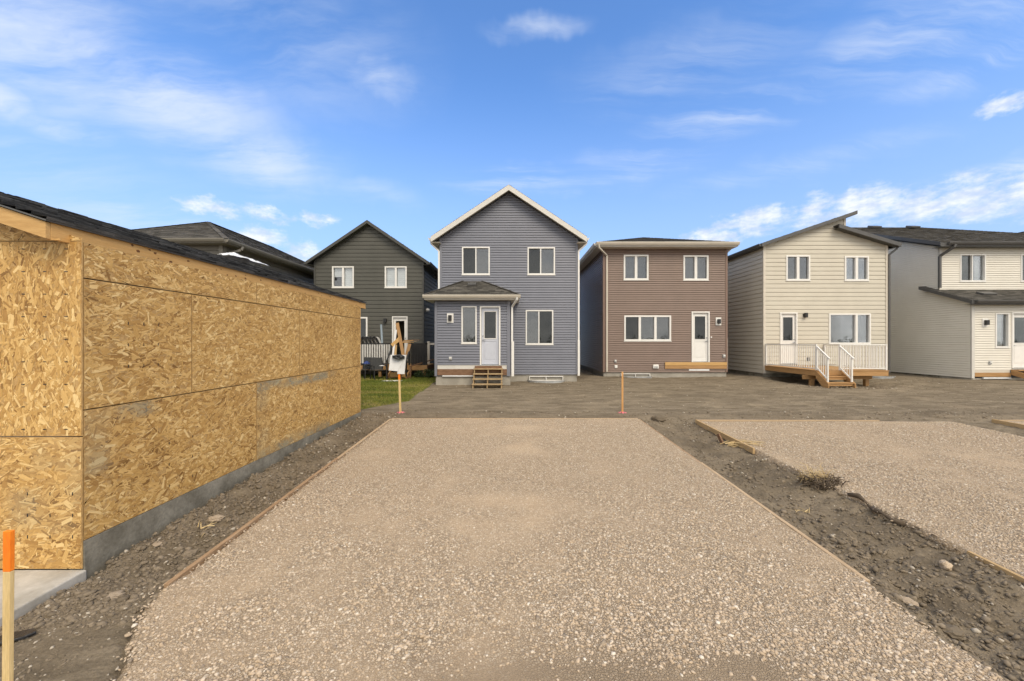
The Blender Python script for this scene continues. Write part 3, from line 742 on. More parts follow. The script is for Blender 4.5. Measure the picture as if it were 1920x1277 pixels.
rock(-3.55, 4.62, .060, 'pale broken concrete lump in dirt against the garage foundation', m=PEBBLE, tone=.2, flat=.6)
rock(-3.72, 4.05, .042, 'light grey flat stone beside the concrete curb of the garage', m=PEBBLE, tone=.16, flat=.4)
rock(-3.30, 3.95, .055, 'large brown dirt clod in the strip beside the gravel board', 'clod', tone=.62, flat=.6, name='dirt_clod')
rock(3.62, 9.55, .13, 'dark dirt clod at the far corner of the central gravel', 'clod', tone=.12, flat=.7, name='dirt_clod')
rock(3.40, 3.30, .05, 'pale crusted lump of spilled concrete beside the end of right board', 'lump', m=PEBBLE, tone=.22, flat=.6, name='concrete_lump')
rock(3.36, 2.95, .065, 'long dark ridge of wet clay in the right trench', 'clod', tone=.25, flat=.6, name='dirt_clod')
rock(4.22, 3.75, .045, 'yellowish stone standing in the rough soil by the right board', m=PEBBLE, tone=.55, flat=1.0)
rock(5.0, 8.55, .07, 'dark clod lying on the right hand gravel pad near its corner', 'clod', tone=.05, name='dirt_clod')
rock(6.05, 7.95, .06, 'small dark clod out on the right hand gravel pad', 'clod', tone=.02, name='dirt_clod')

# ------------------------------------------------------------------ lawn
def lawn():
    n = 60000; y = RNG.uniform(10.5, 19.8, n); x = RNG.uniform(-10.0, -2.9, n)
    k = (x < lawn_edge(y) - np.abs(RNG.normal(0, .05, n))) & (x > -1.02 * y * .62 - 1.5); x, y = x[k], y[k]; n = len(x)
    z = ground_h(x, y); h = RNG.uniform(.025, .06, n); a = RNG.uniform(0, 6.28, n); w = RNG.uniform(.006, .012, n); l = RNG.normal(0, .018, (n, 2))
    A = np.stack([x - w * np.cos(a), y - w * np.sin(a), z], 1); B = np.stack([x + w * np.cos(a), y + w * np.sin(a), z], 1)
    C = np.stack([x + l[:, 0], y + l[:, 1], z + h], 1)
    V = np.stack([A, B, C], 1).reshape(-1, 3); Fc = np.arange(3 * n).reshape(-1, 3)
    m = stone_mat('grass_blade', [(0, (.100, .135, .020)), (.5, (.180, .195, .034)), (.8, (.28, .255, .062)), (1, (.32, .26, .11))])
    dry = np.clip(.42 + 1.5 * fbm(x * .7, y * 2.0, 301, 3) + .25 * np.exp(-(lawn_edge(y) - x) / .35) + RNG.normal(0, .16, n), 0, 1)
    o = np_mesh('lawn_grass', V, Fc, m, tone=dry, kind='stuff'); tag(o, 'short mown green lawn behind the plywood garage', 'grass')
lawn()

# ------------------------------------------------------------------ timber edging of the gravel pads
def board(name, pts, w, h, m, label, cat='board', group=None):
    mb = MB()
    for p, q in zip(pts, pts[1:]): mb.bar(p, q, w, h)
    o = mb.build(name, m, bevel=.004); return tag(o, label, cat, group)
def edge_y(x, y0, y1, m, label, w=.042, up=.02, x2=None, h=.11):
    x2 = x if x2 is None else x2
    return board('edging_board', [(x, y0, float(gbase(y0)) + up - h / 2 + .02), (x2, y1, float(gbase(y1)) + up - h / 2 + .02)], w, h, m, label)
edge_y(PAD1[0] - .02, 3.34, 6.60, EDGEW, 'brown timber edging board along the gravel beside the plywood garage, sawn end showing', up=.016, w=.045, h=.12)
edge_y(PAD1[0] - .02, 6.61, 9.52, EDGEL, 'pale timber edging board continuing the brown one to the far gravel corner', up=.008, w=.045)
edge_y(PAD1[1] + .02, 3.40, 6.4, EDGEL, 'pale timber edging board on right side of central gravel, sawn end with white tag', up=.010, w=.045)
edge_y(PAD1[1] + .02, 6.41, 9.52, EDGEW, 'timber edging half buried by gravel, right side towards the brown house', up=.0)
board('edging_board', [(PAD1[0], 9.55, float(gbase(9.55)) - .02), (PAD1[1], 9.55, float(gbase(9.55)) - .02)], .04, .10, EDGEL, 'timber edging across the far end of the central gravel pad')
edge_y(PAD2[0] - .02, 7.05, 9.27, STAKE_B, 'clean yellow timber edging board at the far corner of the right gravel pad', up=.045, w=.038, x2=PAD2[0] - .02)
edge_y(PAD2[0] + .11, 3.0, 3.85, STAKE_B, 'short stretch of yellow edging board emerging from soil beside the right gravel', up=.012, w=.034)
board('edging_board', [(PAD2[0], 9.29, float(gbase(9.3)) + .005), (PAD2[0] + 4.4, 9.29, float(gbase(9.3)) - .005)], .04, .10, EDGEL, 'timber edging across the far end of the right gravel pad')
edge_y(PAD3[0] - .02, 6.6, 9.32, STAKE_B, 'yellow edging board of the farthest gravel pad below the white house', up=.05)
board('edging_board', [(PAD3[0], 9.34, float(gbase(9.3)) - .01), (PAD3[1], 9.34, float(gbase(9.3)) - .01)], .04, .10, EDGEL, 'timber edging across the far end of the gravel pad below the white house')
tg = MB().box(PAD1[1] - .035, PAD1[1] + .045, 3.392, 3.397, -.055, -.025).build('paper_tag', BOARD_W); tag(tg, 'small white paper tag under the sawn end of right edging board', 'tag')

# ------------------------------------------------------------------ garage
GX, GY0, GY1 = -4.02, 3.60, 10.18
gar = thing('garage', 'unfinished garage clad in bare yellow strand board with black shingle roof', 'garage', (-7.07, 6.9, 0))
OSBM = None
def osb_material():
    m = bpy.data.materials.new('oriented_strand_board'); m.use_nodes = True; g = G(m.node_tree)
    uv = g.n('ShaderNodeTexCoord').outputs['UV']
    a = g.n('ShaderNodeAttribute', attribute_name='tone').outputs['Fac']; st = g.n('ShaderNodeAttribute', attribute_name='stain').outputs['Fac']
    gr = g.noise(g.mp(uv, sc=(9, 170, 1)), 1.0, 4, .6)
    col = g.ramp(a, [(0, (.22, .115, .034)), (.22, (.40, .225, .070)), (.55, (.55, .335, .112)), (.82, (.66, .43, .165)), (1, (.78, .57, .27))])
    col = g.mix(1.0, col, g.rng(gr, .25, .75, .80, 1.18, smooth=False), 'MULTIPLY')
    col = g.mix(st, col, g.mix(g.noise(uv, 6, 2), (.15, .20, .175), (.30, .29, .23)))
    b = g.n('ShaderNodeBsdfPrincipled'); g.put(b.inputs['Base Color'], col); b.inputs['Roughness'].default_value = .6; b.inputs['Specular IOR Level'].default_value = .3
    bp = g.n('ShaderNodeBump'); bp.inputs['Strength'].default_value = .35; bp.inputs['Distance'].default_value = .003
    g.put(bp.inputs['Height'], gr); g.link(bp.outputs[0], b.inputs['Normal'])
    o = g.n('ShaderNodeOutputMaterial'); g.link(b.outputs[0], o.inputs[0]); return m
OSBM = osb_material()
OSBB = mat('strand_board_core', (.42, .255, .095), (.52, .335, .14), 14, .7, fine=.2, fscale=60)

def osb_sheet(F, poly, ang, seed, o0=.0, stains=()):
    """one sheet: solid core with a face of pressed strands; poly [(a,z)] convex"""
    poly = [tuple(p) for p in poly]; t = .011
    core = MB().prism([F.pt(a, z, o0) for a, z in poly], Vector(F.pt(0, 0, t)) - Vector(F.pt(0, 0, 0)))
    sh = core.build('strand_board_sheet', OSBB, gar)
    r = np.random.default_rng(seed); A = np.array(poly); lo, hi = A.min(0), A.max(0); area = (hi[0] - lo[0]) * (hi[1] - lo[1])
    n = int(area * 1700); ca = r.uniform(lo[0], hi[0], n); cz = r.uniform(lo[1], hi[1], n)
    L = r.uniform(.035, .135, n) * r.choice([.5, 1, 1.2], n); Wd = np.clip(r.lognormal(-4.2, .6, n), .004, .05)
    th = R(ang) + r.normal(0, R(34), n)
    shape = np.array([(-.5, -.35), (-.42, .5), (.40, .45), (.5, .1), (.44, -.5), (-.30, -.46)]); k = len(shape)
    S = shape[None] + r.uniform(-.13, .13, (n, k, 2)); lu, lv = S[..., 0] * L[:, None], S[..., 1] * Wd[:, None]
    lv += .10 * Wd[:, None] * np.sin(lu / L[:, None] * 5 + r.uniform(0, 6, n)[:, None])
    pa = ca[:, None] + lu * np.cos(th)[:, None] - lv * np.sin(th)[:, None]; pz = cz[:, None] + lu * np.sin(th)[:, None] + lv * np.cos(th)[:, None]
    inset = .003
    pa = np.clip(pa, lo[0] + inset, hi[0] - inset); pz = np.clip(pz, lo[1] + inset, hi[1] - inset)
    for i in range(len(poly)):                           # slanted edges: push points back inside
        (a0, z0), (a1, z1) = poly[i], poly[(i + 1) % len(poly)]
        if abs(a1 - a0) > .01 and abs(z1 - z0) > .01:
            zl = z0 + (pa - a0) * (z1 - z0) / (a1 - a0); inner = A.mean(0); above = inner[1] > z0 + (inner[0] - a0) * (z1 - z0) / (a1 - a0)
            pz = np.maximum(pz, zl + inset) if above else np.minimum(pz, zl - inset)
    rank = r.random(n); off = o0 + t + .0004 + .0022 * rank
    tilt = r.uniform(-.5, .5, n)
    po = off[:, None] + lv * .02 * tilt[:, None]
    X = F.o[0] + F.u[0] * pa + F.n[0] * po; Y = F.o[1] + F.u[1] * pa + F.n[1] * po
    V = np.stack([X, Y, pz], -1).reshape(-1, 3); Fc = np.arange(n * k).reshape(-1, k)
    big = fbm(ca * 1.2, cz * 1.2, seed, 3)
    tone = np.clip(r.beta(1.5, 1.25, n) + .30 * big + .10 * (rank - .5), 0, 1)
    stn = np.zeros(n)
    for (a0, a1, z0, z1, w, soft) in stains:
        da = np.maximum(np.maximum(a0 - ca, ca - a1), 0); dz = np.maximum(np.maximum(z0 - cz, cz - z1), 0)
        w *= .8; mask = np.exp(-(da / soft) ** 2 - (dz / (soft * .45)) ** 2) * w * np.clip(.55 + 1.9 * fbm(ca * 4, cz * 6, seed + 3, 3), 0, 1)
        stn = np.maximum(stn, mask)
    uv = np.stack([lu + r.uniform(0, 50, n)[:, None], lv + r.uniform(0, 50, n)[:, None]], -1).reshape(-1, 2)
    np_mesh('strand_face', V, Fc, OSBM, sh, tone=tone, uv=uv, attrs={'stain': ('FACE', stn)}, kind='stuff')
    return sh
def nails(F, sh, pts, o, vertical=True):
    for a, z in pts:
        w, h = (.007, .030) if vertical else (.030, .007)
        MB().fbox(F, a - w / 2, a + w / 2, z - h / 2, z + h / 2, o + .012, o + .0155).build('staple', BLACKM, sh)

zb, z1_, z2_, z3_ = CAMZ - 1.865, CAMZ - .645, CAMZ + .592, CAMZ + .925
gp = .005
FR = right(GX)                                      # side wall, a = world y
sheets = []
row1 = [3.60, 6.04, 8.48, GY1]; row2 = [3.60, 4.82, 7.26, 9.70, GY1]; row3 = [3.60, 6.04, 8.48, GY1]
for i, (a, b) in enumerate(zip(row1, row1[1:])):
    st = {0: [(3.62, 3.72, .9, 1.4, .5, .12), (4.0, 4.2, 1.38, 1.45, .7, .12)], 1: [(6.1, 8.4, zb, zb + .05, .9, .22), (6.1, 8.3, z1_ - .12, z1_, 1.0, .10), (6.06, 6.2, zb, z1_, .35, .15)], 2: [(8.5, 8.7, z1_ - .1, z1_, .4, .1)]}[i]
    sheets.append(osb_sheet(FR, [(a + gp, zb), (b - gp, zb), (b - gp, z1_ - gp), (a + gp, z1_ - gp)], 3, 500 + i, 0, st))
nails(FR, sheets[0], [(4.5 + .33 * i, .45 + .25 * j) for i in range(4) for j in range(3)], 0)
for i, (a, b) in enumerate(zip(row2, row2[1:])):
    s_ = osb_sheet(FR, [(a + gp, z1_ + gp), (b - gp, z1_ + gp), (b - gp, z2_ - gp), (a + gp, z2_ - gp)], 6, 520 + i)
    if i == 0: nails(FR, s_, [(4.02 + .17 * k, 1.88 + .225 * j) for k in range(3) for j in range(3)], 0)
for i, (a, b) in enumerate(zip(row3, row3[1:])):
    osb_sheet(FR, [(a + gp, z2_ + gp), (b - gp, z2_ + gp), (b - gp, z3_), (a + gp, z3_)], 2, 540 + i)
FG = front(GY0)                                     # gable front, a = world x
GW = 6.1; gx0 = GX - GW; zf0 = CAMZ - 2.12; zf1 = CAMZ - .888; zf2 = CAMZ + .93
xa = GX + .012
cuts = [xa, xa - 1.22, xa - 2.44, xa - 3.66, xa - 4.88, gx0]
for i, (b, a) in enumerate(zip(cuts, cuts[1:])):
    s1 = osb_sheet(FG, [(a + gp, zf0), (b, zf0), (b, zf1 - gp), (a + gp, zf1 - gp)], 12, 560 + i, .002, [(-4.6, -4.05, .4, .9, .35, .15), (-4.4, -4.1, .95, 1.2, .4, .1)] if i == 0 else ())
    s2 = osb_sheet(FG, [(a + gp, zf1 + gp), (b, zf1 + gp), (b, zf2), (a + gp, zf2)], 84, 580 + i, .002)
    if i == 0:
        nails(FG, s1, [(-4.51 + .21 * k, .32 + .20 * j) for k in range(3) for j in range(3)], .002)
        nails(FG, s2, [(-4.55 + .20 * k, 1.32 + .21 * j) for k in range(3) for j in range(9)], .002, False)
ridge_x = GX - GW / 2; PITCH = .333; zr = CAMZ + 2.05
gz_at = lambda x: zr - .16 - abs(x - ridge_x) * PITCH
osb_sheet(FG, [(ridge_x + gp, zf2 + gp), (xa, zf2 + gp), (xa, max(gz_at(xa), zf2 + .03)), (ridge_x + gp, gz_at(ridge_x))], 0, 601, .002)
osb_sheet(FG, [(gx0, zf2 + gp), (ridge_x - gp, zf2 + gp), (ridge_x - gp, gz_at(ridge_x)), (gx0, max(gz_at(gx0), zf2 + .03))], 0, 602, .002)
MB().box(gx0 - .011, gx0, GY0, GY1, zb, z3_).build('strand_board_sheet', OSBB, gar)
MB().prism([(GX, GY1, zb), (gx0, GY1, zb), (gx0, GY1, z3_), (ridge_x, GY1, zr - .16), (GX, GY1, z3_)], (0, -.011, 0)).build('strand_board_sheet', OSBB, gar)
MB().box(GX + .0005, GX + .014, GY1 + .001, GY1 + .013, zb, z3_).build('corner_edge', WOODZ, gar)
# foundation curb
MB().prism([(GX - .12, GY0 + .002, -.2), (GX + .03, GY0 + .002, -.2), (GX + .012, GY0 + .002, zb - .006), (GX - .12, GY0 + .002, zb - .006)], (0, GY1 - GY0 + .05, 0)).build('foundation_curb', CONC_D, gar, bevel=.006)
MB().box(gx0 - .03, GX - .121, GY1 - .1, GY1 + .06, -.2, zb - .006).build('foundation_curb', CONC_D, gar)
# roof
EX, RY0, RY1 = -4.12, 3.40, 10.80; zE = CAMZ + 1.085
wex = ridge_x - (EX - ridge_x)
shingles('shingles', [(EX + .03, RY0 - .02, zE - .01), (EX + .03, RY1 + .02, zE - .01), (ridge_x, RY1 + .02, zr + .0), (ridge_x, RY0 - .02, zr + .0)], SHING_G, gar, TRIM_D, .143, .30, .013, .022)
shingles('shingles', [(wex - .03, RY1 + .02, zE - .01), (wex - .03, RY0 - .02, zE - .01), (ridge_x, RY0 - .02, zr), (ridge_x, RY1 + .02, zr)], SHING_G, gar, TRIM_D, .143, .30, .013, .022)
cap = MB()
for k in range(int((RY1 - RY0) / .2)):
    y0 = RY0 + k * .2
    for s in (-1, 1): cap.face([(ridge_x, y0, zr + .022), (ridge_x, y0 + .21, zr + .012), (ridge_x + s * .15, y0 + .21, zr + .012 - .05), (ridge_x + s * .15, y0, zr + .022 - .05)], random.random())
cap.build('ridge_cap', SHING_G, gar)
fas = MB().box(EX - .038, EX, RY0 + .04, RY1, zE - .170, zE - .022).build('fascia_board', WOODY, gar, bevel=.003)
kn = mat('wood_knot', (.13, .055, .018), (.20, .09, .03), 20, .7)
rk = random.Random(3)
for k in range(34):                                  # dark knots in the board
    y0 = RY0 + .3 + rk.random() * 7; z0 = zE - .15 + rk.random() * .11; r_ = rk.uniform(.007, .016)
    pts = [(EX + .0015, y0 + r_ * 1.5 * math.cos(t * .785) * rk.uniform(.6, 1.2), z0 + r_ * math.sin(t * .785) * rk.uniform(.6, 1.2)) for t in range(8)]
    MB().face(pts).build('knot', kn, fas)
MB().box(wex, wex + .038, RY0 + .04, RY1, zE - .165, zE - .022).build('fascia_board', WOODY, gar)
for yy in (RY0, RY1 + .001):
    for s in (1, -1):
        xe = EX if s == 1 else wex
        q = [(xe, yy, zE - .175), (xe, yy, zE - .028), (ridge_x, yy, zE - .028 + abs(xe - ridge_x) * PITCH), (ridge_x, yy, zE - .175 + abs(xe - ridge_x) * PITCH)]
        MB().prism(q, (0, .038, 0)).build('rake_board', WOODX, gar, bevel=.003)
MB().prism([(EX - .04, RY0 + .04, zE - .168), (GX - .02, RY0 + .04, zE - .168), (GX - .02, RY0 + .04, zE - .180), (EX - .04, RY0 + .04, zE - .180)], (0, .01, 0)).build('soffit_block', WOODY, gar)
sof = MB().prism([(EX - .03, RY0 + .042, zE - .05), (ridge_x, RY0 + .042, zr - .055), (ridge_x, RY0 + .042, zr - .045), (EX - .03, RY0 + .042, zE - .04)], (0, .16, 0)); sof.build('lookout', OSBB, gar)
# crumpled plastic caught on the ridge
def crumple(name, cx, cy, cz, lx, ly, amp, m, label, cat, n=22, rot=0.0, seed=5, slope=0.0):
    xs_ = np.linspace(-.5, .5, n); X, Y = np.meshgrid(xs_, xs_)
    edge = 1 + .35 * fbm(X * 3 + 9, Y * 3, seed, 2)
    px_, py_ = (X * lx * edge).ravel(), (Y * ly * edge).ravel()
    Z = (amp * (.5 + fbm(X * 4, Y * 4, seed + 1, 4, .6)) * (1.1 - 2.6 * np.maximum(X ** 2, Y ** 2))).ravel() + slope * px_
    Z = np.maximum(Z, slope * px_ + .004)
    c, s = math.cos(rot), math.sin(rot)
    V = np.stack([cx + px_ * c - py_ * s, cy + px_ * s + py_ * c, cz + Z], 1)
    i = (np.arange(n - 1)[:, None] * n + np.arange(n - 1)[None]).ravel()
    o = np_mesh(name, V, np.stack([i, i + 1, i + n + 1, i + n], 1), m, smooth=False)
    so = o.modifiers.new('thick', 'SOLIDIFY'); so.thickness = .004
    return tag(o, label, cat)
crumple('plastic_sheet', ridge_x + .03, 10.12, zr + .02, .45, 1.35, .26, PLASTIC, 'crumpled white plastic sheet lying along the garage roof ridge', 'plastic sheet', 30)

# concrete apron in front of the garage
sl = MB().prism([(-11, .6, -.12), (-3.86, .6, -.12), (-3.965, GY0 - .006, -.12), (-11, GY0 - .006, -.12)], (0, 0, .132)).build('garage_apron', SLAB, bevel=.012); struct(sl)

# ------------------------------------------------------------------ houses
ZG = .43
def corner(house, F, a, z0, z1, m, w=.09, out=.048, F2=None, a2=None):
    mb = MB().fbox(F, a - w / 2, a + w / 2, z0, z1, -.03, out); mb.build('corner_trim', m, house)
def foundation(house, x0, x1, y0, y1, z, m=CONC): MB().box(x0 + .02, x1 - .02, y0 + .02, y1, ZG - .5, z).build('foundation', m, house)

def basement_window(F, house, r):
    window(F, house, r, (.5,), fw=.03, mull=.03, depth=.3)
def window_well(x, y, z, w, label):
    o = MB()
    for k in range(4):
        pts = []
        for t in range(13):
            a = math.pi * t / 12; rad = 1 + (.03 if k % 2 else 0)
            pts.append((x + w / 2 * math.cos(a) * rad, y - .42 * math.sin(a) * rad, z + k * .04))
        for p, q in zip(pts, pts[1:]):
            o.face([p, q, (q[0], q[1], q[2] + .04), (p[0], p[1], p[2] + .04)])
    ob = o.build('window_well', GALV, smooth=False); s = ob.modifiers.new('thick', 'SOLIDIFY'); s.thickness = .012
    return tag(ob, label, 'window well')

# ---- blue house
def blue_house():
    d = 16.5; dp = 15.4; x0, x1 = -3.078, 2.806; xc = -.136
    h = thing('house', 'blue grey vinyl house with white trimmed gable and small rear entry porch', 'house', (xc, d, ZG))
    F = front(d); zs = wz(701.8, d); ze = CAMZ + 4.40; za = ze + (x1 - x0) / 2 * .665
    holes = [window(F, h, rc(865.4, 463.2, 917.4, 515.3, d), (.5,), glass=[GLASS_D, GLASS]),
             window(F, h, rc(988, 464, 1039.4, 515.3, d), (.48,), glass=[GLASS_D, GLASS]),
             window(F, h, rc(984.5, 581.4, 1036.2, 645.9, d), (.48,), glass=[GLASS, GLASS_D])]
    holes_m = holes + [(x0 - 1, -.06, 0, wz(556, 15.4))]
    siding(F, [(x0, zs), (x1, zs), (x1, ze), (xc, za), (x0, ze)], holes_m, .1065, .037, BLUE, h)
    L, Rr = left(x0), right(x1)
    for FF in (L, Rr): siding(FF, [(d, zs), (d + 11, zs), (d + 11, ze), (d, ze)], [], .1065, .037, BLUE, h)
    MB().box(x0, x1, d + 10.98, d + 11, zs, ze).build('rear_wall', BLUE, h)
    for a in (x0 + .03, x1 - .03): corner(h, F, a, wz(560, d) if a < 0 else zs, ze - .02, TRIM_B)
    foundation(h, x0, x1, d, d + 11, zs - .003)
    # roof
    oh = .33; dr = d - .36; xe0, xe1 = x0 - oh, x1 + oh; sl_ = .665; zE_ = ze + .13 - oh * sl_ * .6; zA = zE_ + (xe1 - xe0) / 2 * sl_
    shingles('shingles', [(xe1, dr, zE_), (xe1, d + 11.3, zE_), (xc, d + 11.3, zA), (xc, dr, zA)], SHING, h, TRIM_W, .14, None)
    shingles('shingles', [(xe0, d + 11.3, zE_), (xe0, dr, zE_), (xc, dr, zA), (xc, d + 11.3, zA)], SHING, h, TRIM_W, .14, None)
    for s, xe in ((-1, xe0), (1, xe1)):
        q = [(xe, dr, zE_ - .24), (xe, dr, zE_ - .015), (xc, dr, zA - .015), (xc, dr, zA - .24)]
        MB().prism(q, (0, -.03, 0)).build('rake_board', TRIM_W, h)
        q = [(xe, dr + .002, zE_ - .15), (xc, dr + .002, zA - .15), (xc, dr + .002, zA - .14), (xe, dr + .002, zE_ - .14)]
        MB().prism(q, (0, .33, 0)).build('rake_soffit', TRIM_C, h)
        MB().box(min(xe, xe - s * .38), max(xe, xe - s * .38), dr + .002, d - .03, zE_ - .245, zE_ - .235).build('eave_return', TRIM_C, h)
        MB().box(min(xe, xe - s * .35), max(xe, xe - s * .35), d + .0, d + 11.2, zE_ - .22, zE_ - .21).build('soffit', TRIM_C, h)
        MB().box(min(xe, xe - s * .02), max(xe, xe - s * .02), dr + .03, d + 11.2, zE_ - .21, zE_ - .03).build('fascia', TRIM_W, h)
        gutter(h, right(xe) if s == 1 else left(xe), dr + .05, d + 11, zE_ - .03, TRIM_W)
    downspout(h, [(xe0 - .05, d - .12, zE_ - .16), (xe0 - .04, d - .12, zE_ - .24), (x0 - .04, d - .06, zE_ - .55), (x0 - .04, d - .06, wz(548, d))])
    downspout(h, [(xe1 + .05, d - .12, zE_ - .16), (xe1 + .04, d - .12, zE_ - .24), (x1 + .04, d - .06, zE_ - .55), (x1 + .04, d - .06, zs + .03)], foot=(x1 + .04, d - .06, zs - .05, wz(638, d)))
    # porch
    P = front(dp); px0, px1 = -3.078, -.085; pzs = wz(684.0, dp); pzt = wz(561.0, 15.05)
    hp = [window(P, h, rc(864.4, 574, 893, 644, dp), (), glass=[GLASS]), door(P, h, rc(898.8, 574, 937.3, 684.0, dp), True)]
    siding(P, [(px0, pzs), (px1, pzs), (px1, pzt), (px0, pzt)], hp, .1065, .037, BLUE, h)
    for FF in (left(px0), right(px1)): siding(FF, [(dp, pzs), (d, pzs), (d, pzt), (dp, pzt)], [], .1065, .037, BLUE, h)
    corner(h, P, px0 + .04, wz(705, dp), pzt, TRIM_B, .10); corner(h, P, px1 - .05, wz(705, dp), pzt, TRIM_B, .13)
    MB().fbox(P, px0 + .1, px1 - .12, wz(692, dp), pzs - .003, -.01, .02).build('flashing_band', TRIM_W, h)
    MB().fbox(P, px0 + .1, px1 - .12, wz(703.5, dp), wz(692, dp) - .003, -.01, .045).build('ledger_board', OLDW, h, bevel=.004)
    MB().fbox(P, px0 + .3, -1.5, wz(705.8, dp), wz(703.5, dp) - .003, -.02, .055).build('membrane_flap', PLASTIC, h)
    MB().box(px0 + .03, px1 + .02, dp + .02, d, ZG - .5, wz(705.8, dp) - .002).build('foundation', CONC, h)
    lamp_box(P, h, wx(843.5, dp), wz(596.5, dp)); outlet(P, h, wx(844, dp), wz(672, dp))
    e0, e1 = wx(793.5, 15.05), wx(973.6, 15.05); pe = 15.05; zt = wz(552.5, pe); zri = wz(527.2, d)
    rl, rr_ = wx(866, d), wx(904, d)
    A, B = (e0, pe, zt), (e1, pe, zt); C, D = (rr_, d - .01, zri), (rl, d - .01, zri)
    shingles('porch_shingles', [A, B, C, D], SHING_B, h, TRIM_W, .125, .30, .03)
    shingles('porch_shingles', [(e0, d - .01, zt), A, D], SHING_B, h, TRIM_W, .125, .30, .03)
    shingles('porch_shingles', [B, (e1, d - .01, zt), C], SHING_B, h, TRIM_W, .125, .30, .03)
    for p, q in ((A, D), (B, C)):
        c = MB(); p, q = Vector(p), Vector(q); n = 9
        for i in range(n): c.bar(p.lerp(q, i / n) + Vector((0, 0, .016)), p.lerp(q, (i + 1) / n) + Vector((0, 0, .010)), .17, .012, tone=random.random())
        c.build('hip_cap', SHING_B, h)
    MB().box(e0 + .02, e1 - .02, pe + .02, d - .02, wz(561.5, pe) - .01, wz(561.5, pe)).build('porch_soffit', TRIM_C, h)
    MB().box(e0 + .01, e1 - .01, pe + .003, pe + .02, wz(561.5, pe), zt - .035).build('porch_fascia', TRIM_W, h)
    for a, s in ((e0 + .01, 1), (e1 - .01, -1)): MB().box(min(a, a + s * .02), max(a, a + s * .02), pe + .022, d - .02, wz(561.5, pe), zt - .035).build('porch_fascia', TRIM_W, h)
    gutter(h, front(pe), e0 - .03, e1 + .03, zt - .01, TRIM_C, .125, .11)
    vz = zri - .18; MB().bar((wx(884, d) - .13, d - .42, vz - .02), (wx(884, d) + .22, d - .42, vz - .02), .30, .10, up=(0, -.45, 1)).build('roof_vent', TRIM_D, h, bevel=.02)
    downspout(h, [(e1 - .10, pe - .06, zt - .10), (e1 - .12, pe - .04, zt - .2), (px1 + .09, dp - .05, zt - .45), (px1 + .09, dp - .05, wz(704, dp))], foot=(px1 + .12, dp - .06, wz(705, dp), wz(640, dp)))
    basement_window(F, h, rc(991, 705.5, 1055, 714.5, d - .05))
    window_well(wx(1023, 16.3), 16.44, ZG - .09, 1.55, 'corrugated metal window well at the foot of the blue house')
    return h
blue_house()

# ---- site-built wooden steps at the blue house
def steps_blue():
    X0, X1 = -1.50, -.38; yb, yf = 15.36, 14.55; z0 = gh(-.9, 14.6) - .02; top = wz(686, 15.3)
    t = thing('wooden_steps', 'rough wooden steps with open risers below the blue house door', 'steps', (-.94, 14.95, z0))
    n = 4; H = top - z0
    MB().box(X0 + .02, X1 - .02, yb - .045, yb - .004, top - .26, top - .002).build('header_board', OLDW, t)
    for i in range(n):
        zz = z0 + H * (i + 1) / (n + .55) ; yy = yf + (yb - yf) * i / n
        MB().box(X0 - .02, X1 + .02, yy - .02, yy + .24, zz - .038, zz).build('tread', STEPW, t, bevel=.004)
    for x in (X0, (X0 + X1) / 2, X1):
        x_ = min(max(x, X0 + .02), X1 - .02); mb = MB()
        pts = [(x_ - .019, yf, z0 - .1), (x_ - .019, yb - .05, z0 - .1), (x_ - .019, yb - .05, top - .09)]
        for i in reversed(range(n)):
            zz = z0 + H * (i + 1) / (n + .55) - .040; y0 = yf + (yb - yf) * i / n
            if i < n - 1: pts.append((x_ - .019, yf + (yb - yf) * (i + 1) / n, zz))
            else: pts.append((x_ - .019, yb - .05, zz))
            pts.append((x_ - .019, y0, zz))
        pts = [p for k, p in enumerate(pts) if k != 2]
        mb.prism(pts, (.038, 0, 0)); mb.build('stringer', STEPW, t)
    return t
steps_blue()

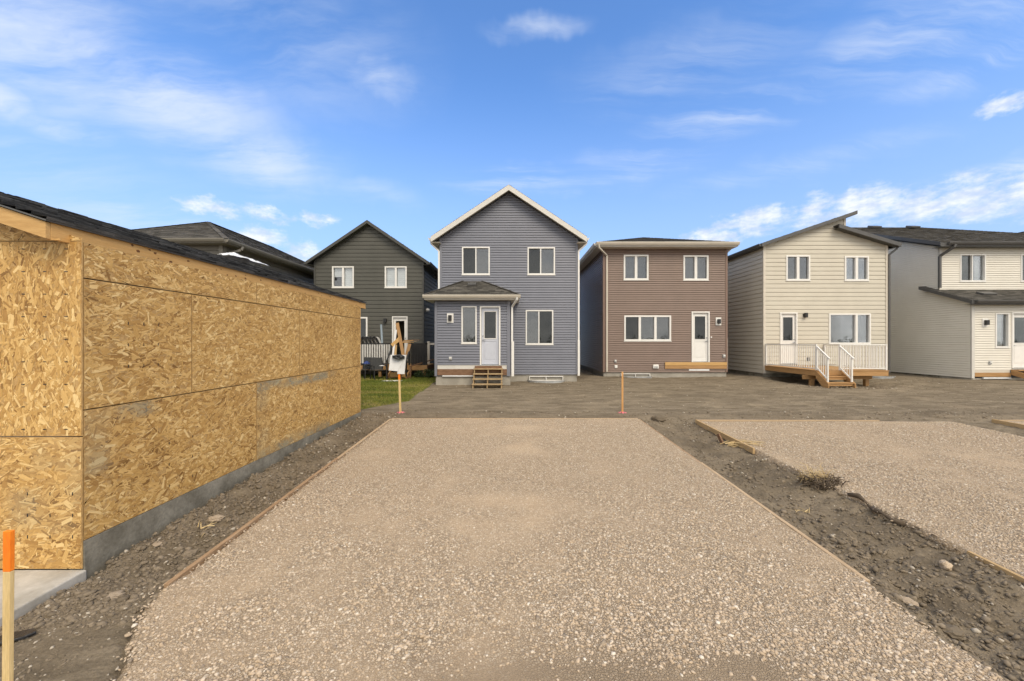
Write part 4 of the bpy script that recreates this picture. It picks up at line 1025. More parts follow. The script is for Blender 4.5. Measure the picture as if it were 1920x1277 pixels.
# ---- brown house
def brown_house():
    d = 18.5; x0, x1 = wx(1130, d), wx(1362, d)
    h = thing('house', 'brown vinyl house with low hipped roof and white casement windows', 'house', ((x0 + x1) / 2, d, ZG))
    F = front(d); zs = wz(697.7, d); zt = wz(463.5, d)
    holes = [window(F, h, rc(1168, 478, 1214.4, 525, d), (.5,), fw=.075, mull=.12), window(F, h, rc(1279.7, 479, 1326.7, 525.5, d), (.5,), fw=.075, mull=.12),
             window(F, h, rc(1168.9, 591.6, 1256.7, 639.2, d), (.333, .667), fw=.075, mull=.11, glass=[GLASS_D, GLASS, GLASS]),
             door(F, h, rc(1295, 584.3, 1328.8, 678.5, d), False, PVC)]
    siding(F, [(x0, zs), (x1, zs), (x1, zt), (x0, zt)], holes, .1065, .037, BROWN, h)
    for FF in (left(x0), right(x1)): siding(FF, [(d, zs), (d + 11, zs), (d + 11, zt), (d, zt)], [], .1065, .037, BROWN, h)
    MB().box(x0, x1, d + 10.98, d + 11, zs, zt).build('rear_wall', BROWN, h)
    corner(h, F, x0 + .04, zs, zt, TRIM_BR, .13); corner(h, F, x1 - .04, zs, zt, TRIM_BR, .10)
    foundation(h, x0, x1, d, d + 11, zs - .003)
    oh = .42; e0, e1, y0, y1 = x0 - oh, x1 + .28, d - .45, d + 11.4; ze = wz(453.8, y0); w = (e1 - e0) / 2; xc = (e0 + e1) / 2; zA = ze + w * .335
    A, B, C, D = (e0, y0, ze), (e1, y0, ze), (e1, y1, ze), (e0, y1, ze); R0, R1 = (xc, y0 + w, zA), (xc, y1 - w, zA)
    shingles('shingles', [A, B, R0], SHING, h, TRIM_W, .14, .33, .03); shingles('shingles', [B, C, R1, R0], SHING, h, TRIM_W, .14, None, .03)
    shingles('shingles', [D, A, R0, R1], SHING, h, TRIM_W, .14, None, .03); shingles('shingles', [C, D, R1], SHING, h, TRIM_W, .14, None, .03)
    zso = wz(462.0, y0)
    MB().box(e0 + .02, e1 - .02, y0 + .02, y1 - .02, zso - .012, zso).build('soffit', TRIM_C, h)
    MB().box(e0, e1, y0, y0 + .02, zso, ze - .03).build('fascia', TRIM_W, h); MB().box(e0, e0 + .02, y0 + .021, y1, zso, ze - .03).build('fascia', TRIM_W, h); MB().box(e1 - .02, e1, y0 + .021, y1, zso, ze - .03).build('fascia', TRIM_W, h)
    gutter(h, front(y0), e0 - .02, e1 + .02, ze - .01, TRIM_C, .14, .12); gutter(h, left(e0), y0 + .1, y1, ze - .01, TRIM_W, .14, .10); gutter(h, right(e1), y0 + .1, y1, ze - .01, TRIM_C, .14, .10)
    xd = wx(1135.5, d) + .02
    downspout(h, [(e0 + .08, y0 - .06, ze - .12), (e0 + .12, y0 - .03, ze - .28), (xd, d - .07, ze - .55), (xd, d - .07, zs + .02)], TRIM_C)
    downspout(h, [(e1 + .02, d + .1, ze - .15), (x1 + .05, d + .15, ze - .4), (x1 + .05, d + .15, zs + .05)], TRIM_C, foot=(x1 + .06, d + .15, zs + .12, wz(634, d)))
    lamp_box(F, h, wx(1345.2, d), wz(602.8, d)); outlet(F, h, wx(1355.3, d), wz(667.6, d)); outlet(F, h, wx(1152.3, d), wz(677, d), s=.9)
    MB().fbox(F, wx(1151, d), wx(1156, d), wz(690, d), wz(684.5, d), 0, .07).build('hose_bib_block', PVC, h, bevel=.01)
    v = MB().fbox(F, wx(1222.5, d), wx(1233, d), wz(691, d), wz(683.5, d), 0, .10).build('dryer_vent', PVC, h, bevel=.02)
    MB().fbox(F, wx(1224.5, d), wx(1231, d), wz(689.8, d), wz(686.5, d), .10, .11).build('vent_flap', GALV, v)
    MB().fbox(F, wx(1330.9, d), wx(1333, d), wz(633.5, d), wz(631, d), 0, .055).build('doorbell', PVC, h)
    MB().fbox(F, wx(1245, d), wx(1360.5, d), wz(685, d), wz(679, d), .016, .08).build('ledger_top', WOODX, h, bevel=.003)
    MB().fbox(F, wx(1245, d), wx(1360.5, d), wz(691.2, d), wz(685, d) - .002, .016, .07).build('ledger_board', DECKX, h, bevel=.003)
    MB().fbox(F, wx(1290, d), wx(1328, d), wz(695, d), wz(691.8, d), .0, .05).build('membrane_flap', PLASTIC, h)
    basement_window(F, h, rc(1163, 700.5, 1218, 708.5, d - .03))
    window_well(wx(1193, 18.3), 18.44, ZG - .10, 1.45, 'corrugated metal window well at the foot of the brown house')
brown_house()

# ---- cream house
def cream_house():
    d = 18.5; x0, x1 = wx(1430, d), wx(1662, d)
    h = thing('house', 'cream lap board house with split mono pitch roof and raised rear deck', 'house', ((x0 + x1) / 2, d, ZG))
    F = front(d); zs = wz(700, d); y0 = d - .30
    lx, lz = wx(1427.5, y0), wz(456, y0); px_, pz = wx(1606.4, y0), wz(395, y0); rx0, rz0 = wx(1571, y0), wz(420.5, y0); rx1, rz1 = wx(1686.8, y0), wz(456, y0)
    sl = (pz - lz) / (px_ - lx); sr = (rz0 - rz1) / (rx1 - rx0); xw = wx(1583, d)
    zl = lambda x: lz + (x - lx) * sl - .11; zr_ = lambda x: rz0 - (x - rx0) * sr - .11
    holes = [window(F, h, rc(1472, 479, 1517, 526, d), (.5,), fw=.07, mull=.12), window(F, h, rc(1581.6, 480.6, 1626.7, 526.5, d), (.5,), fw=.07, mull=.12),
             window(F, h, rc(1552.3, 588, 1630.4, 645, d), (.66,), fw=.07, mull=.11), door(F, h, rc(1460.7, 586, 1493, 681.5, d), False, PVC)]
    siding(F, [(x0, zs), (x1, zs), (x1, zr_(x1)), (xw, zr_(xw)), (xw - .002, zl(xw)), (x0, zl(x0))], holes, .205, .030, CREAM, h, single=True)
    siding(left(x0), [(d, zs), (d + 11, zs), (d + 11, zl(x0)), (d, zl(x0))], [], .205, .030, CREAM, h, single=True)
    siding(right(x1), [(d, zs), (d + 11, zs), (d + 11, zr_(x1)), (d, zr_(x1))], [], .205, .030, CREAM, h)
    siding(right(xw), [(d, zr_(xw) - .1), (d + 11, zr_(xw) - .1), (d + 11, zl(xw)), (d, zl(xw))], [], .205, .030, CREAM, h)
    MB().box(x0, x1, d + 10.98, d + 11, zs, zl(x0)).build('rear_wall', CREAM, h)
    corner(h, F, x0 + .04, zs, zl(x0), TRIM_C, .12); corner(h, F, x1 - .04, zs, zr_(x1), TRIM_C, .10); corner(h, F, xw - .03, zr_(xw) + .1, zl(xw) - .02, TRIM_C, .09)
    foundation(h, x0, x1, d, d + 11, zs - .003, CONC_D)
    yb = d + 11.3
    shingles('shingles', [(lx, yb, lz), (lx, y0, lz), (px_, y0, pz), (px_, yb, pz)], SHING, h, TRIM_D, .14, None, .05)
    shingles('shingles', [(rx1, y0, rz1), (rx1, yb, rz1), (rx0, yb, rz0), (rx0, y0, rz0)], SHING, h, TRIM_D, .14, None, .05)
    MB().prism([(lx, y0 - .02, lz - .15), (lx, y0 - .02, lz + .005), (px_, y0 - .02, pz + .005), (px_, y0 - .02, pz - .15)], (0, .02, 0)).build('rake_board', TRIM_D, h)
    MB().prism([(rx0, y0 - .06, rz0 - .17), (rx0, y0 - .06, rz0 + .005), (rx1, y0 - .06, rz1 + .005), (rx1, y0 - .06, rz1 - .17)], (0, .06, 0)).build('rake_board', TRIM_D, h)
    MB().prism([(rx0, y0, rz0 - .16), (rx1, y0, rz1 - .16), (rx1, y0, rz1 - .15), (rx0, y0, rz0 - .15)], (0, .3, 0)).build('rake_soffit', TRIM_CH, h)
    MB().box(px_ - .02, px_ + .003, y0 + .001, yb, pz - .16, pz - .04).build('fascia', TRIM_D, h)
    MB().box(lx - .003, lx + .02, y0 + .001, yb, lz - .15, lz - .04).build('fascia', TRIM_D, h); MB().box(lx + .02, x0, d, yb, lz - .16, lz - .15).build('soffit', TRIM_CH, h)
    gutter(h, left(lx), y0 + .03, yb, lz - .01, TRIM_D); gutter(h, right(rx1), y0 + .03, yb, rz1 - .01, TRIM_D)
    MB().box(x1, rx1, d, yb, rz1 - .17, rz1 - .16).build('soffit', TRIM_CH, h)
    downspout(h, [(rx1 + .04, y0 + .15, rz1 - .13), (rx1 + .02, y0 + .18, rz1 - .22), (x1 + .05, d - .05, rz1 - .50), (x1 + .05, d - .05, zs + .05)], TRIM_D, .09)
    lamp_box(F, h, wx(1507, d), wz(591.2, d), False)
    for px in (1511.5, 1515): MB().fbox(F, wx(px, d) - .025, wx(px, d) + .025, wz(676.5, d), wz(670, d), .01, .06).build('outlet_box', TRIM_D, h)
    window_well(wx(1655, 18.3), 18.44, ZG - .1, 1.1, 'corrugated metal window well beside the cream house deck')
cream_house()

def cream_deck():
    X0, X1, Y0, Y1 = 12.12, 15.02, 15.36, 18.46; zt = CAMZ - 1.155; zb_ = gh(13.5, 15.4) - .1
    t = thing('deck', 'treated wood deck with white railing and stairs on the cream house', 'deck', (13.57, 16.9, ZG))
    n = 21; bw = (Y1 - Y0) / n
    for i in range(n): MB().box(X0 - .02, X1 + .02, Y0 - .02 + i * bw + .003, Y0 - .02 + (i + 1) * bw - .003, zt - .028, zt).build('deck_board', DECKX, t)
    MB().box(X0, X1, Y0, Y0 + .038, zt - .225, zt - .030).build('rim_joist', DECKX, t, bevel=.003)
    MB().box(X0, X0 + .038, Y0 + .039, Y1, zt - .225, zt - .030).build('rim_joist', DECKY, t, bevel=.003)
    MB().box(X1 - .038, X1, Y0 + .039, Y1, zt - .225, zt - .030).build('rim_joist', DECKY, t, bevel=.003)
    for k in range(6): x = X0 + .45 + k * .41; MB().box(x, x + .038, Y0 + .039, Y1, zt - .222, zt - .031).build('joist', DECKY, t)
    MB().box(X0 - .18, X1 - .25, Y0 + .42, Y0 + .50, zt - .40, zt - .227).build('beam', DECKX, t, bevel=.003)
    for x in (X0 + .12, X1 - .55): MB().box(x, x + .14, Y0 + .39, Y0 + .53, gh(x, Y0 + .45) - .15, zt - .402).build('support_post', DECKZ, t, bevel=.004)
    RT = zt + 1.03
    sx0, sx1 = X0 + .05, X0 + 1.00                       # stair opening
    def rail(p, q, name='railing', posts=(True, True), bal=None):
        p, q = Vector(p), Vector(q)
        L = (q - p).length; k = bal or int(L / .125)
        r = MB().bar(p + Vector((0, 0, 1.01)), q + Vector((0, 0, 1.01)), .055, .04).build('top_rail', PVC, t, bevel=.006)
        MB().bar(p + Vector((0, 0, .07)), q + Vector((0, 0, .07)), .04, .035).build('bottom_rail', PVC, t)
        for i in range(1, k):
            b = p.lerp(q, i / k); MB().bar(b + Vector((0, 0, .088)), b + Vector((0, 0, .99)), .020, .020, up=(0, 1, 0)).build('baluster', PVC, t)
        for u, e in ((posts[0], p), (posts[1], q)):
            if u: MB().bar(e, e + Vector((0, 0, 1.04)), .055, .055, up=(0, 1, 0)).build('railing_post', PVC, t, bevel=.005)
    e = .05
    rail((X0 + e, Y1 - .03, zt), (X0 + e, Y0 + e, zt)); rail((sx1, Y0 + e, zt), (X1 - e, Y0 + e, zt)); rail((X1 - e, Y0 + e, zt), (X1 - e, Y1 - .03, zt), posts=(False, True))
    # stairs
    zg = gh(12.6, 14.75); H = zt - zg; nst = 3
    for i in range(1, nst):
        z = zt - H * i / nst; y1 = Y0 - .28 * (i - 1) - .005
        for k in range(2): MB().box(sx0 - .02, sx1 + .02, y1 - .28 + k * .142, y1 - .28 + k * .142 + .136, z - .038, z).build('tread', DECKX, t, bevel=.004)
        MB().box(sx0, sx1, y1 - .25, y1 - .23, z - .13, z - .04).build('riser', DECKX, t)
    MB().box(sx0, sx1, Y0 - .03, Y0 - .004, zt - .20, zt - .032).build('riser', DECKX, t)
    for x in (sx0 - .055, sx1 + .017):
        yf = Y0 - .62
        MB().prism([(x, Y0 - .003, zt - .03), (x, Y0 - .003, zt - .30), (x, yf + .16, zg - .12), (x, yf, zg - .12), (x, yf, zt - H * .72)], (.038, 0, 0)).build('stringer', DECKY, t, bevel=.003)
    for x in (sx0 + .01, sx1 - .01):
        a, b = Vector((x, Y0 + .02, zt)), Vector((x, Y0 - .50, zt - H * 2 / 3 + .02))
        MB().bar(a + Vector((0, 0, .95)), b + Vector((0, -.10, .90)), .05, .04).build('stair_handrail', PVC, t, bevel=.006)
        MB().bar(a + Vector((0, 0, .10)), b + Vector((0, 0, .10)), .04, .035).build('stair_bottom_rail', PVC, t)
        for i in range(1, 5):
            c = a.lerp(b, i / 5); MB().bar(c + Vector((0, 0, .1)), c + Vector((0, 0, .92)), .02, .02, up=(0, 1, 0)).build('baluster', PVC, t)
        for e_ in (a, b): MB().bar(e_, e_ + Vector((0, 0, .95)), .055, .055, up=(0, 1, 0)).build('railing_post', PVC, t, bevel=.005)
cream_deck()

# ---- white house on the right
def white_house():
    d = 18.5; db = 17.2; x0, x1 = 20.5, 31.0
    h = thing('house', 'off white vinyl house with dark roof and single storey rear entry', 'house', (25.7, d, ZG))
    F = front(d); B = front(db); zs = wz(708.5, db); zt = wz(462, d - .05)
    holes = [window(F, h, rc(1797.6, 477, 1845.5, 528, d), (.48,), glass=[GLASS_D, GLASS], style=[None, 'curtain']), window(F, h, rc(1911.5, 477, 1960, 528, d), (.48,), glass=[GLASS_D, GLASS]),
             window(F, h, rc(2060, 477, 2108, 528, d), (.48,))]
    siding(F, [(x0, zs), (x1, zs), (x1, zt), (x0, zt)], holes + [(x0 + .01, 27.0, 0, CAMZ + 1.9)], .1065, .037, WHITE_V, h)
    ridge_y, ridge_z = 25.2, CAMZ + 7.45; gs = (ridge_z - (CAMZ + 4.6)) / (ridge_y - 18.1)
    siding(left(x0), [(d, zs), (d + 13.4, zs), (d + 13.4, zt), (ridge_y, zt + (ridge_y - d) * gs - .05), (d, zt)], [], .1065, .037, WHITE_V, h)
    siding(right(x1), [(d, zs), (d + 13.4, zs), (d + 13.4, zt), (d, zt)], [], .1065, .037, WHITE_V, h)
    foundation(h, x0, x1, d, d + 13.4, zs - .003, CONC_D); corner(h, F, x0 + .05, wz(535, d), zt, TRIM_W, .10)
    y0 = d - .40; ze = CAMZ + 4.67; xe = x0 - .35; xh = 26.8; xr = 31.4
    A, Bp, C, D = (xe, y0, ze), (xr, y0, ze), (xh, ridge_y, ridge_z), (xe, ridge_y, ridge_z); yb = d + 13.8
    shingles('shingles', [A, Bp, C, D], SHING_B, h, TRIM_D, .14, .34, .06)
    shingles('shingles', [(xr, yb, ze), (xe, yb, ze), D, C], SHING_B, h, TRIM_D, .14, None, .06)
    shingles('shingles', [Bp, (xr, yb, ze), C], SHING_B, h, TRIM_D, .14, None, .06)
    MB().prism([(xe - .01, y0, ze - .17), (xe - .01, y0, ze + .005), (xe - .01, ridge_y, ridge_z + .005), (xe - .01, ridge_y, ridge_z - .17)], (.03, 0, 0)).build('rake_board', TRIM_D, h)
    MB().box(xe + .02, xr, y0, y0 + .02, ze - .20, ze - .03).build('fascia', TRIM_D, h); MB().box(xe + .02, xr, y0 + .02, d, ze - .21, ze - .20).build('soffit', TRIM_CH, h)
    MB().prism([(xe + .021, y0 + .03, ze - .20), (xe + .021, ridge_y, ridge_z - .20), (xe + .021, ridge_y, ridge_z - .19), (xe + .021, y0 + .03, ze - .19)], (x0 - xe - .02, 0, 0)).build('rake_soffit', TRIM_CH, h)
    gutter(h, front(y0), x0 - .05, xr, ze - .01, TRIM_D)
    downspout(h, [(x0 + .28, y0 - .06, ze - .12), (x0 + .22, y0 - .04, ze - .25), (x0 - .06, d - .10, ze - .60), (x0 - .06, d - .10, CAMZ + 2.55)], TRIM_D, .10)
    for px in (1639, 1711):
        y = 24.4; z = ze + (y - y0) * gs; x = wx(px, y); MB().bar((x - .30, y, z + .06), (x + .30, y, z + .06), .4, .12, up=(0, -.4, 1)).build('roof_vent', TRIM_D, h, bevel=.03)
    # single storey entry
    xb1 = 27.0; pzs = wz(693, db); pzt = wz(570, 16.9)
    hp = [window(B, h, rc(1863.6, 587, 1889.4, 651.6, db), (), style=['curtain']), door(B, h, rc(1894.2, 585.6, 1932, 690, db), True, PVC)]
    siding(B, [(x0, pzs), (xb1, pzs), (xb1, pzt), (x0, pzt)], hp, .1065, .037, WHITE_V, h)
    siding(left(x0 + .001), [(db, zs), (d, zs), (d, CAMZ + 2.45), (db, pzt + .05)], [], .1065, .037, WHITE_V, h)
    siding(right(xb1), [(db, zs), (d, zs), (d, CAMZ + 2.45), (db, pzt + .05)], [], .1065, .037, WHITE_V, h)
    corner(h, B, x0 + .05, zs - .02, pzt, TRIM_W, .12)
    MB().box(x0 + .03, xb1, db + .02, d, ZG - .5, wz(709, db)).build('foundation', CONC, h)
    MB().fbox(B, x0 + .12, wx(1892, db), wz(698.7, db), pzs - .003, -.01, .03).build('flashing_band', TRIM_C, h)
    MB().fbox(B, x0 + .12, wx(1892, db), wz(706.3, db), wz(698.7, db) - .003, -.01, .05).build('ledger_board', DECKX, h, bevel=.003)
    MB().fbox(B, x0 + .5, wx(1892, db), wz(710, db), wz(707.3, db), -.02, .06).build('membrane_flap', PLASTIC, h)
    lamp_box(B, h, wx(1844, db), wz(605, db)); outlet(B, h, wx(1853, db), wz(680, db))
    ex, ey, ez = 20.18, 16.87, wz(562.5, 16.87); uy, uz = 19.1, CAMZ + 2.72
    shingles('entry_shingles', [(ex, ey, ez), (xb1 + .3, ey, ez), (xb1 + .3, d - .005, ez + (d - ey) * (uz - ez) / (uy - ey)), (ex, d - .005, ez + (d - ey) * (uz - ez) / (uy - ey))], SHING_B, h, TRIM_D, .14, .34, .04)
    shingles('entry_shingles', [(ex, d - .005, ez + (d - ey) * (uz - ez) / (uy - ey)), (x0 - .02, d - .005, ez + (d - ey) * (uz - ez) / (uy - ey)), (x0 - .02, uy, uz), (ex, uy, uz)], SHING_B, h, TRIM_D, .14, .34, .04)
    MB().prism([(ex - .02, ey, ez - .17), (ex - .02, ey, ez + .005), (ex - .02, uy, uz + .005), (ex - .02, uy, uz - .15)], (.03, 0, 0)).build('rake_board', TRIM_D, h)
    MB().prism([(ex + .011, ey, ez - .17), (ex + .011, uy, uz - .16), (ex + .011, uy, uz - .15), (ex + .011, ey, ez - .16)], (x0 - ex - .03, 0, 0)).build('rake_soffit', TRIM_CH, h)
    MB().box(ex + .011, xb1 + .3, ey, ey + .02, ez - .18, ez - .04).build('fascia', TRIM_D, h); MB().box(ex + .011, xb1 + .3, ey + .02, db - .02, ez - .19, ez - .18).build('soffit', TRIM_CH, h)
    gutter(h, front(ey), ex + .1, xb1 + .3, ez - .01, TRIM_D)
    vx = wx(1848, 17.7); vz = ez + .83 * (uz - ez) / (uy - ey); MB().bar((vx - .30, 17.7, vz + .05), (vx + .34, 17.7, vz + .05), .32, .10, up=(0, -.4, 1)).build('roof_vent', TRIM_D, h, bevel=.02)
white_house()
def white_steps():
    t = thing('entry_steps', 'new wooden stair frame below the white house door', 'steps', (22.8, 16.3, ZG))
    zt = wz(693, 17.1)
    MB().prism([(22.22, 17.15, zt), (22.22, 17.15, zt - .24), (22.22, 15.9, zt - .62), (22.22, 15.9, zt - .40)], (.04, 0, 0)).build('stringer', DECKY, t, bevel=.003)
    MB().prism([(23.3, 17.15, zt), (23.3, 17.15, zt - .24), (23.3, 15.9, zt - .62), (23.3, 15.9, zt - .40)], (.04, 0, 0)).build('stringer', DECKY, t)
    for i in range(4): MB().box(22.27, 23.29, 16.9 - i * .30, 17.14 - i * .30, zt - .05 - i * .105, zt - .012 - i * .105).build('tread', DECKX, t)
white_steps()

# ---- roof beyond the white house
def far_house():
    x0, x1, y0, y1 = 33.6, 42.4, 26.3, 37.0; z = CAMZ + 7.0; xc = (x0 + x1) / 2; sl = .24
    h = thing('house', 'partly seen house with dark gable roof beyond the white house', 'house', (xc, y0, ZG))
    siding(front(y0), [(x0, ZG), (x1, ZG), (x1, z), (xc, z + (xc - x0) * sl), (x0, z)], [], .205, .030, TAUPE, h)
    siding(left(x0), [(y0, ZG), (y1, ZG), (y1, z), (y0, z)], [], .205, .030, TAUPE, h)
    e = .4; ze = z - e * sl + .1; za = ze + (xc - x0 + e) * sl; f0 = y0 - .3
    shingles('shingles', [(x0 - e, y1, ze), (x0 - e, f0, ze), (xc, f0, za), (xc, y1, za)], SHING_B, h, TRIM_D, .14, None, .06)
    shingles('shingles', [(x1 + e, f0, ze), (x1 + e, y1, ze), (xc, y1, za), (xc, f0, za)], SHING_B, h, TRIM_D, .14, None, .06)
    for xe in (x0 - e, x1 + e): MB().prism([(xe, f0, ze - .2), (xe, f0, ze + .005), (xc, f0, za + .005), (xc, f0, za - .2)], (0, -.03, 0)).build('rake_board', TRIM_D, h)
far_house()

# ---- charcoal house
def charcoal_house():
    d = 20.0; x0, x1 = wx(588.8, d), wx(793.4, d); xc = (x0 + x1) / 2
    h = thing('house', 'charcoal lap board house with steep dark gable and white framed windows', 'house', (xc, d, ZG))
    F = front(d); zs = ZG + .35; y0 = d - .3; ze = CAMZ + 4.17; za = ze + (x1 - x0) / 2 * .675
    holes = [window(F, h, rc(622.2, 499.6, 663, 539.6, d), (.5,), fw=.07, mull=.10, style=['half', 'blind']), window(F, h, rc(720.8, 499.6, 762, 539.6, d), (.5,), fw=.07, mull=.10, style=['blind', 'blind']),
             window(F, h, rc(645, 594.5, 688.5, 640, d), (.5,), fw=.08, mull=.10, glass=[GLASS_D, GLASS_D]), door(F, h, rc(734.5, 593.3, 763.6, 676, d), False, PVC, glass_z=(.12, .94))]
    siding(F, [(x0, zs), (x1, zs), (x1, ze), (xc, za), (x0, ze)], holes, .205, .030, CHAR, h, single=True)
    siding(right(x1), [(d, zs), (d + 11, zs), (d + 11, ze), (d, ze)], [], .205, .030, CHAR, h, single=True)
    siding(left(x0), [(d, zs), (d + 11, zs), (d + 11, ze), (d, ze)], [], .205, .030, CHAR, h)
    corner(h, F, x0 + .03, zs, ze, TRIM_CH, .09); corner(h, F, x1 - .03, zs, ze, TRIM_CH, .09); foundation(h, x0, x1, d, d + 11, zs - .003, CONC_D)
    oh = .30; xe0, xe1 = x0 - oh, x1 + oh; zE_ = ze - oh * .675 + .12; zA = zE_ + (xe1 - xe0) / 2 * .675; yb = d + 11.3
    shingles('shingles', [(xe1, y0, zE_), (xe1, yb, zE_), (xc, yb, zA), (xc, y0, zA)], SHING, h, TRIM_CH, .14, None, .06)
    shingles('shingles', [(xe0, yb, zE_), (xe0, y0, zE_), (xc, y0, zA), (xc, yb, zA)], SHING, h, TRIM_CH, .14, None, .06)
    for s, xe in ((-1, xe0), (1, xe1)):
        MB().prism([(xe, y0 - .02, zE_ - .16), (xe, y0 - .02, zE_ + .004), (xc, y0 - .02, zA + .004), (xc, y0 - .02, zA - .16)], (0, .02, 0)).build('rake_board', TRIM_CH, h)
        MB().box(min(xe, xe - s * oh), max(xe, xe - s * oh), y0, yb, zE_ - .17, zE_ - .16).build('soffit', TRIM_CH, h)
        MB().box(min(xe, xe - s * .02), max(xe, xe - s * .02), y0 + .001, yb, zE_ - .16, zE_ - .06).build('fascia', TRIM_CH, h)
        gutter(h, right(xe) if s == 1 else left(xe), y0 + .02, yb, zE_ - .01, TRIM_CH)
    lamp_box(F, h, wx(722, d), wz(601, d), False)
    v = MB().tube([(x1, 20.55, wz(581, 20.5)), (x1 + .18, 20.55, wz(581, 20.5))], [.09, .07], 10).build('wall_vent', PVC, h)
charcoal_house()

# ---- house behind the garage
def hip_house():
    d = 15.7; x0, x1 = -17.7, -11.78; y1 = d + 11
    h = thing('house', 'grey hip roofed house rising behind the plywood garage', 'house', (-14.8, d, ZG))
    zs, zt = ZG + .3, CAMZ + 3.98; F = front(d)
    siding(F, [(x0, zs), (x1, zs), (x1, zt), (x0, zt)], [], .205, .030, TAUPE, h, single=True)
    wy = 20.2; hole = window(right(x1), h, (19.6, 20.35, CAMZ + 2.42, CAMZ + 2.95), (), fw=.06, glass=[GLASS_D])
    siding(right(x1), [(d, zs), (y1, zs), (y1, zt), (d, zt)], [hole], .205, .030, TAUPE, h, single=True)
    siding(left(x0), [(d, zs), (y1, zs), (y1, zt), (d, zt)], [], .205, .030, TAUPE, h)
    corner(h, F, x1 - .06, zs, zt, TRIM_T, .16); corner(h, right(x1), d + .07, zs, zt, TRIM_T, .14); foundation(h, x0, x1, d, y1, zs - .003)
    e = .42; e0, e1, f0, f1 = x0 - e, x1 + e, d - e, y1 + e; ze = wz(447, f0); w = (e1 - e0) / 2; xc = (e0 + e1) / 2; zA = ze + w * .50
    A, B, C, D = (e0, f0, ze), (e1, f0, ze), (e1, f1, ze), (e0, f1, ze); R0, R1 = (xc, f0 + w, zA), (xc, f1 - w, zA)
    for q in ([A, B, R0], [B, C, R1, R0], [D, A, R0, R1], [C, D, R1]): shingles('shingles', q, SHING_B, h, TRIM_T, .14, .34, .03)
    for p, q in ((A, R0), (B, R0), (C, R1), (R0, R1)):
        c = MB(); p, q = Vector(p), Vector(q); n = 18
        for i in range(n): c.bar(p.lerp(q, i / n) + Vector((0, 0, .014)), p.lerp(q, (i + 1) / n) + Vector((0, 0, .008)), .2, .012, tone=random.random())
        c.build('hip_cap', SHING_B, h)
    MB().box(e0 + .02, e1 - .02, f0 + .02, f1 - .02, ze - .18, ze - .17).build('soffit', TRIM_T, h)
    MB().box(e0, e1, f0, f0 + .02, ze - .18, ze - .03).build('fascia', TRIM_T, h); MB().box(e1 - .02, e1, f0 + .021, f1, ze - .18, ze - .03).build('fascia', TRIM_T, h)
    gutter(h, front(f0), e0, e1, ze - .01, TRIM_T); gutter(h, right(e1), f0, f1, ze - .01, TRIM_T)
    downspout(h, [(e1 + .04, d + .45, ze - .12), (e1 + .02, d + .40, ze - .28), (x1 + .07, d + .22, ze - .45), (x1 + .07, d + .22, zs)], TRIM_T, .11)
hip_house()

# ------------------------------------------------------------------ yard of the charcoal house
def char_deck():
    X0, X1, Y0, Y1 = -8.6, -4.05, 18.4, 19.95; zt = wz(684, 18.4) - .02; zr2 = wz(643.5, 18.4)
    t = thing('deck', 'cluttered wooden deck with black rail and pale slats behind charcoal house', 'deck', (-6.8, 19.2, ZG))
    n = 11; bw = (Y1 - Y0) / n
    for i in range(n): MB().box(X0, X1, Y0 + i * bw + .003, Y0 + (i + 1) * bw - .003, zt - .03, zt).build('deck_board', DECKX, t)
    MB().box(X0, X1, Y0 + .0, Y0 + .04, zt - .24, zt - .032).build('rim_joist', DECKX, t)
    MB().box(X1 - .04, X1, Y0 + .041, Y1, zt - .24, zt - .032).build('rim_joist', OLDW, t)
    for x in (X0 + .1, -6.4, X1 - .2): MB().box(x, x + .12, Y0 + .06, Y0 + .18, ZG - .2, zt - .242).build('support_post', DECKZ, t)
    xs1 = wx(733, Y0)
    MB().box(X0, xs1, Y0 + .02, Y0 + .07, zr2 - .05, zr2).build('top_rail', BLACKM, t); MB().box(X0, xs1, Y0 + .02, Y0 + .06, zt + .05, zt + .09).build('bottom_rail', BLACKM, t)
    x = X0 + .04
    while x < xs1 - .06:
        MB().box(x, x + .070, Y0 + .03, Y0 + .045, zt + .092, zr2 - .052).build('railing_slat', SLATW, t); x += .115
    for xp in (xs1, wx(766, Y0), X1 - .05): MB().box(xp - .035, xp + .035, Y0 + .02, Y0 + .09, zt + .001, zr2 + .01).build('railing_post', BLACKM, t)
    xq = wx(768, Y0)
    MB().box(xq + .05, X1, Y0 + .02, Y0 + .06, zr2 - .06, zr2).build('top_rail', BLACKM, t)
    k = 9; w = (X1 - .09 - xq - .04) / k
    for i in range(k): MB().box(xq + .04 + i * w + .004, xq + .04 + (i + 1) * w - .004, Y0 + .03, Y0 + .05, zt - .2, zr2 - .062).build('privacy_board', BLACKM, t)
    # stairs towards the lawn
    xa, xb = wx(731, 17.9), wx(764, 17.9); zg = gh(xa, 17.6)
    for i in range(3): MB().box(xa, xb, Y0 - .28 * (i + 1), Y0 - .28 * i - .02, zt - (zt - zg) * (i + 1) / 3.6 - .04, zt - (zt - zg) * (i + 1) / 3.6).build('tread', DECKX, t)
    for x in (xa - .05, xb + .01):
        MB().prism([(x, Y0 - .005, zt - .04), (x, Y0 - .005, zt - .3), (x, Y0 - .75, zg - .1), (x, Y0 - .95, zg - .1), (x, Y0 - .95, zg + .1)], (.04, 0, 0)).build('stringer', DECKY, t)
        MB().bar((x + .02, Y0 - .9, zg), (x + .02, Y0 - .9, zg + .85), .06, .06, up=(0, 1, 0)).build('railing_post', BLACKM, t)
        MB().bar((x + .02, Y0 - .9, zg + .86), (x + .02, Y0 + .05, zr2), .06, .04).build('handrail', BLACKM, t)
    return zt, zr2, zg
zt_c, zr_c, zg_c = char_deck()

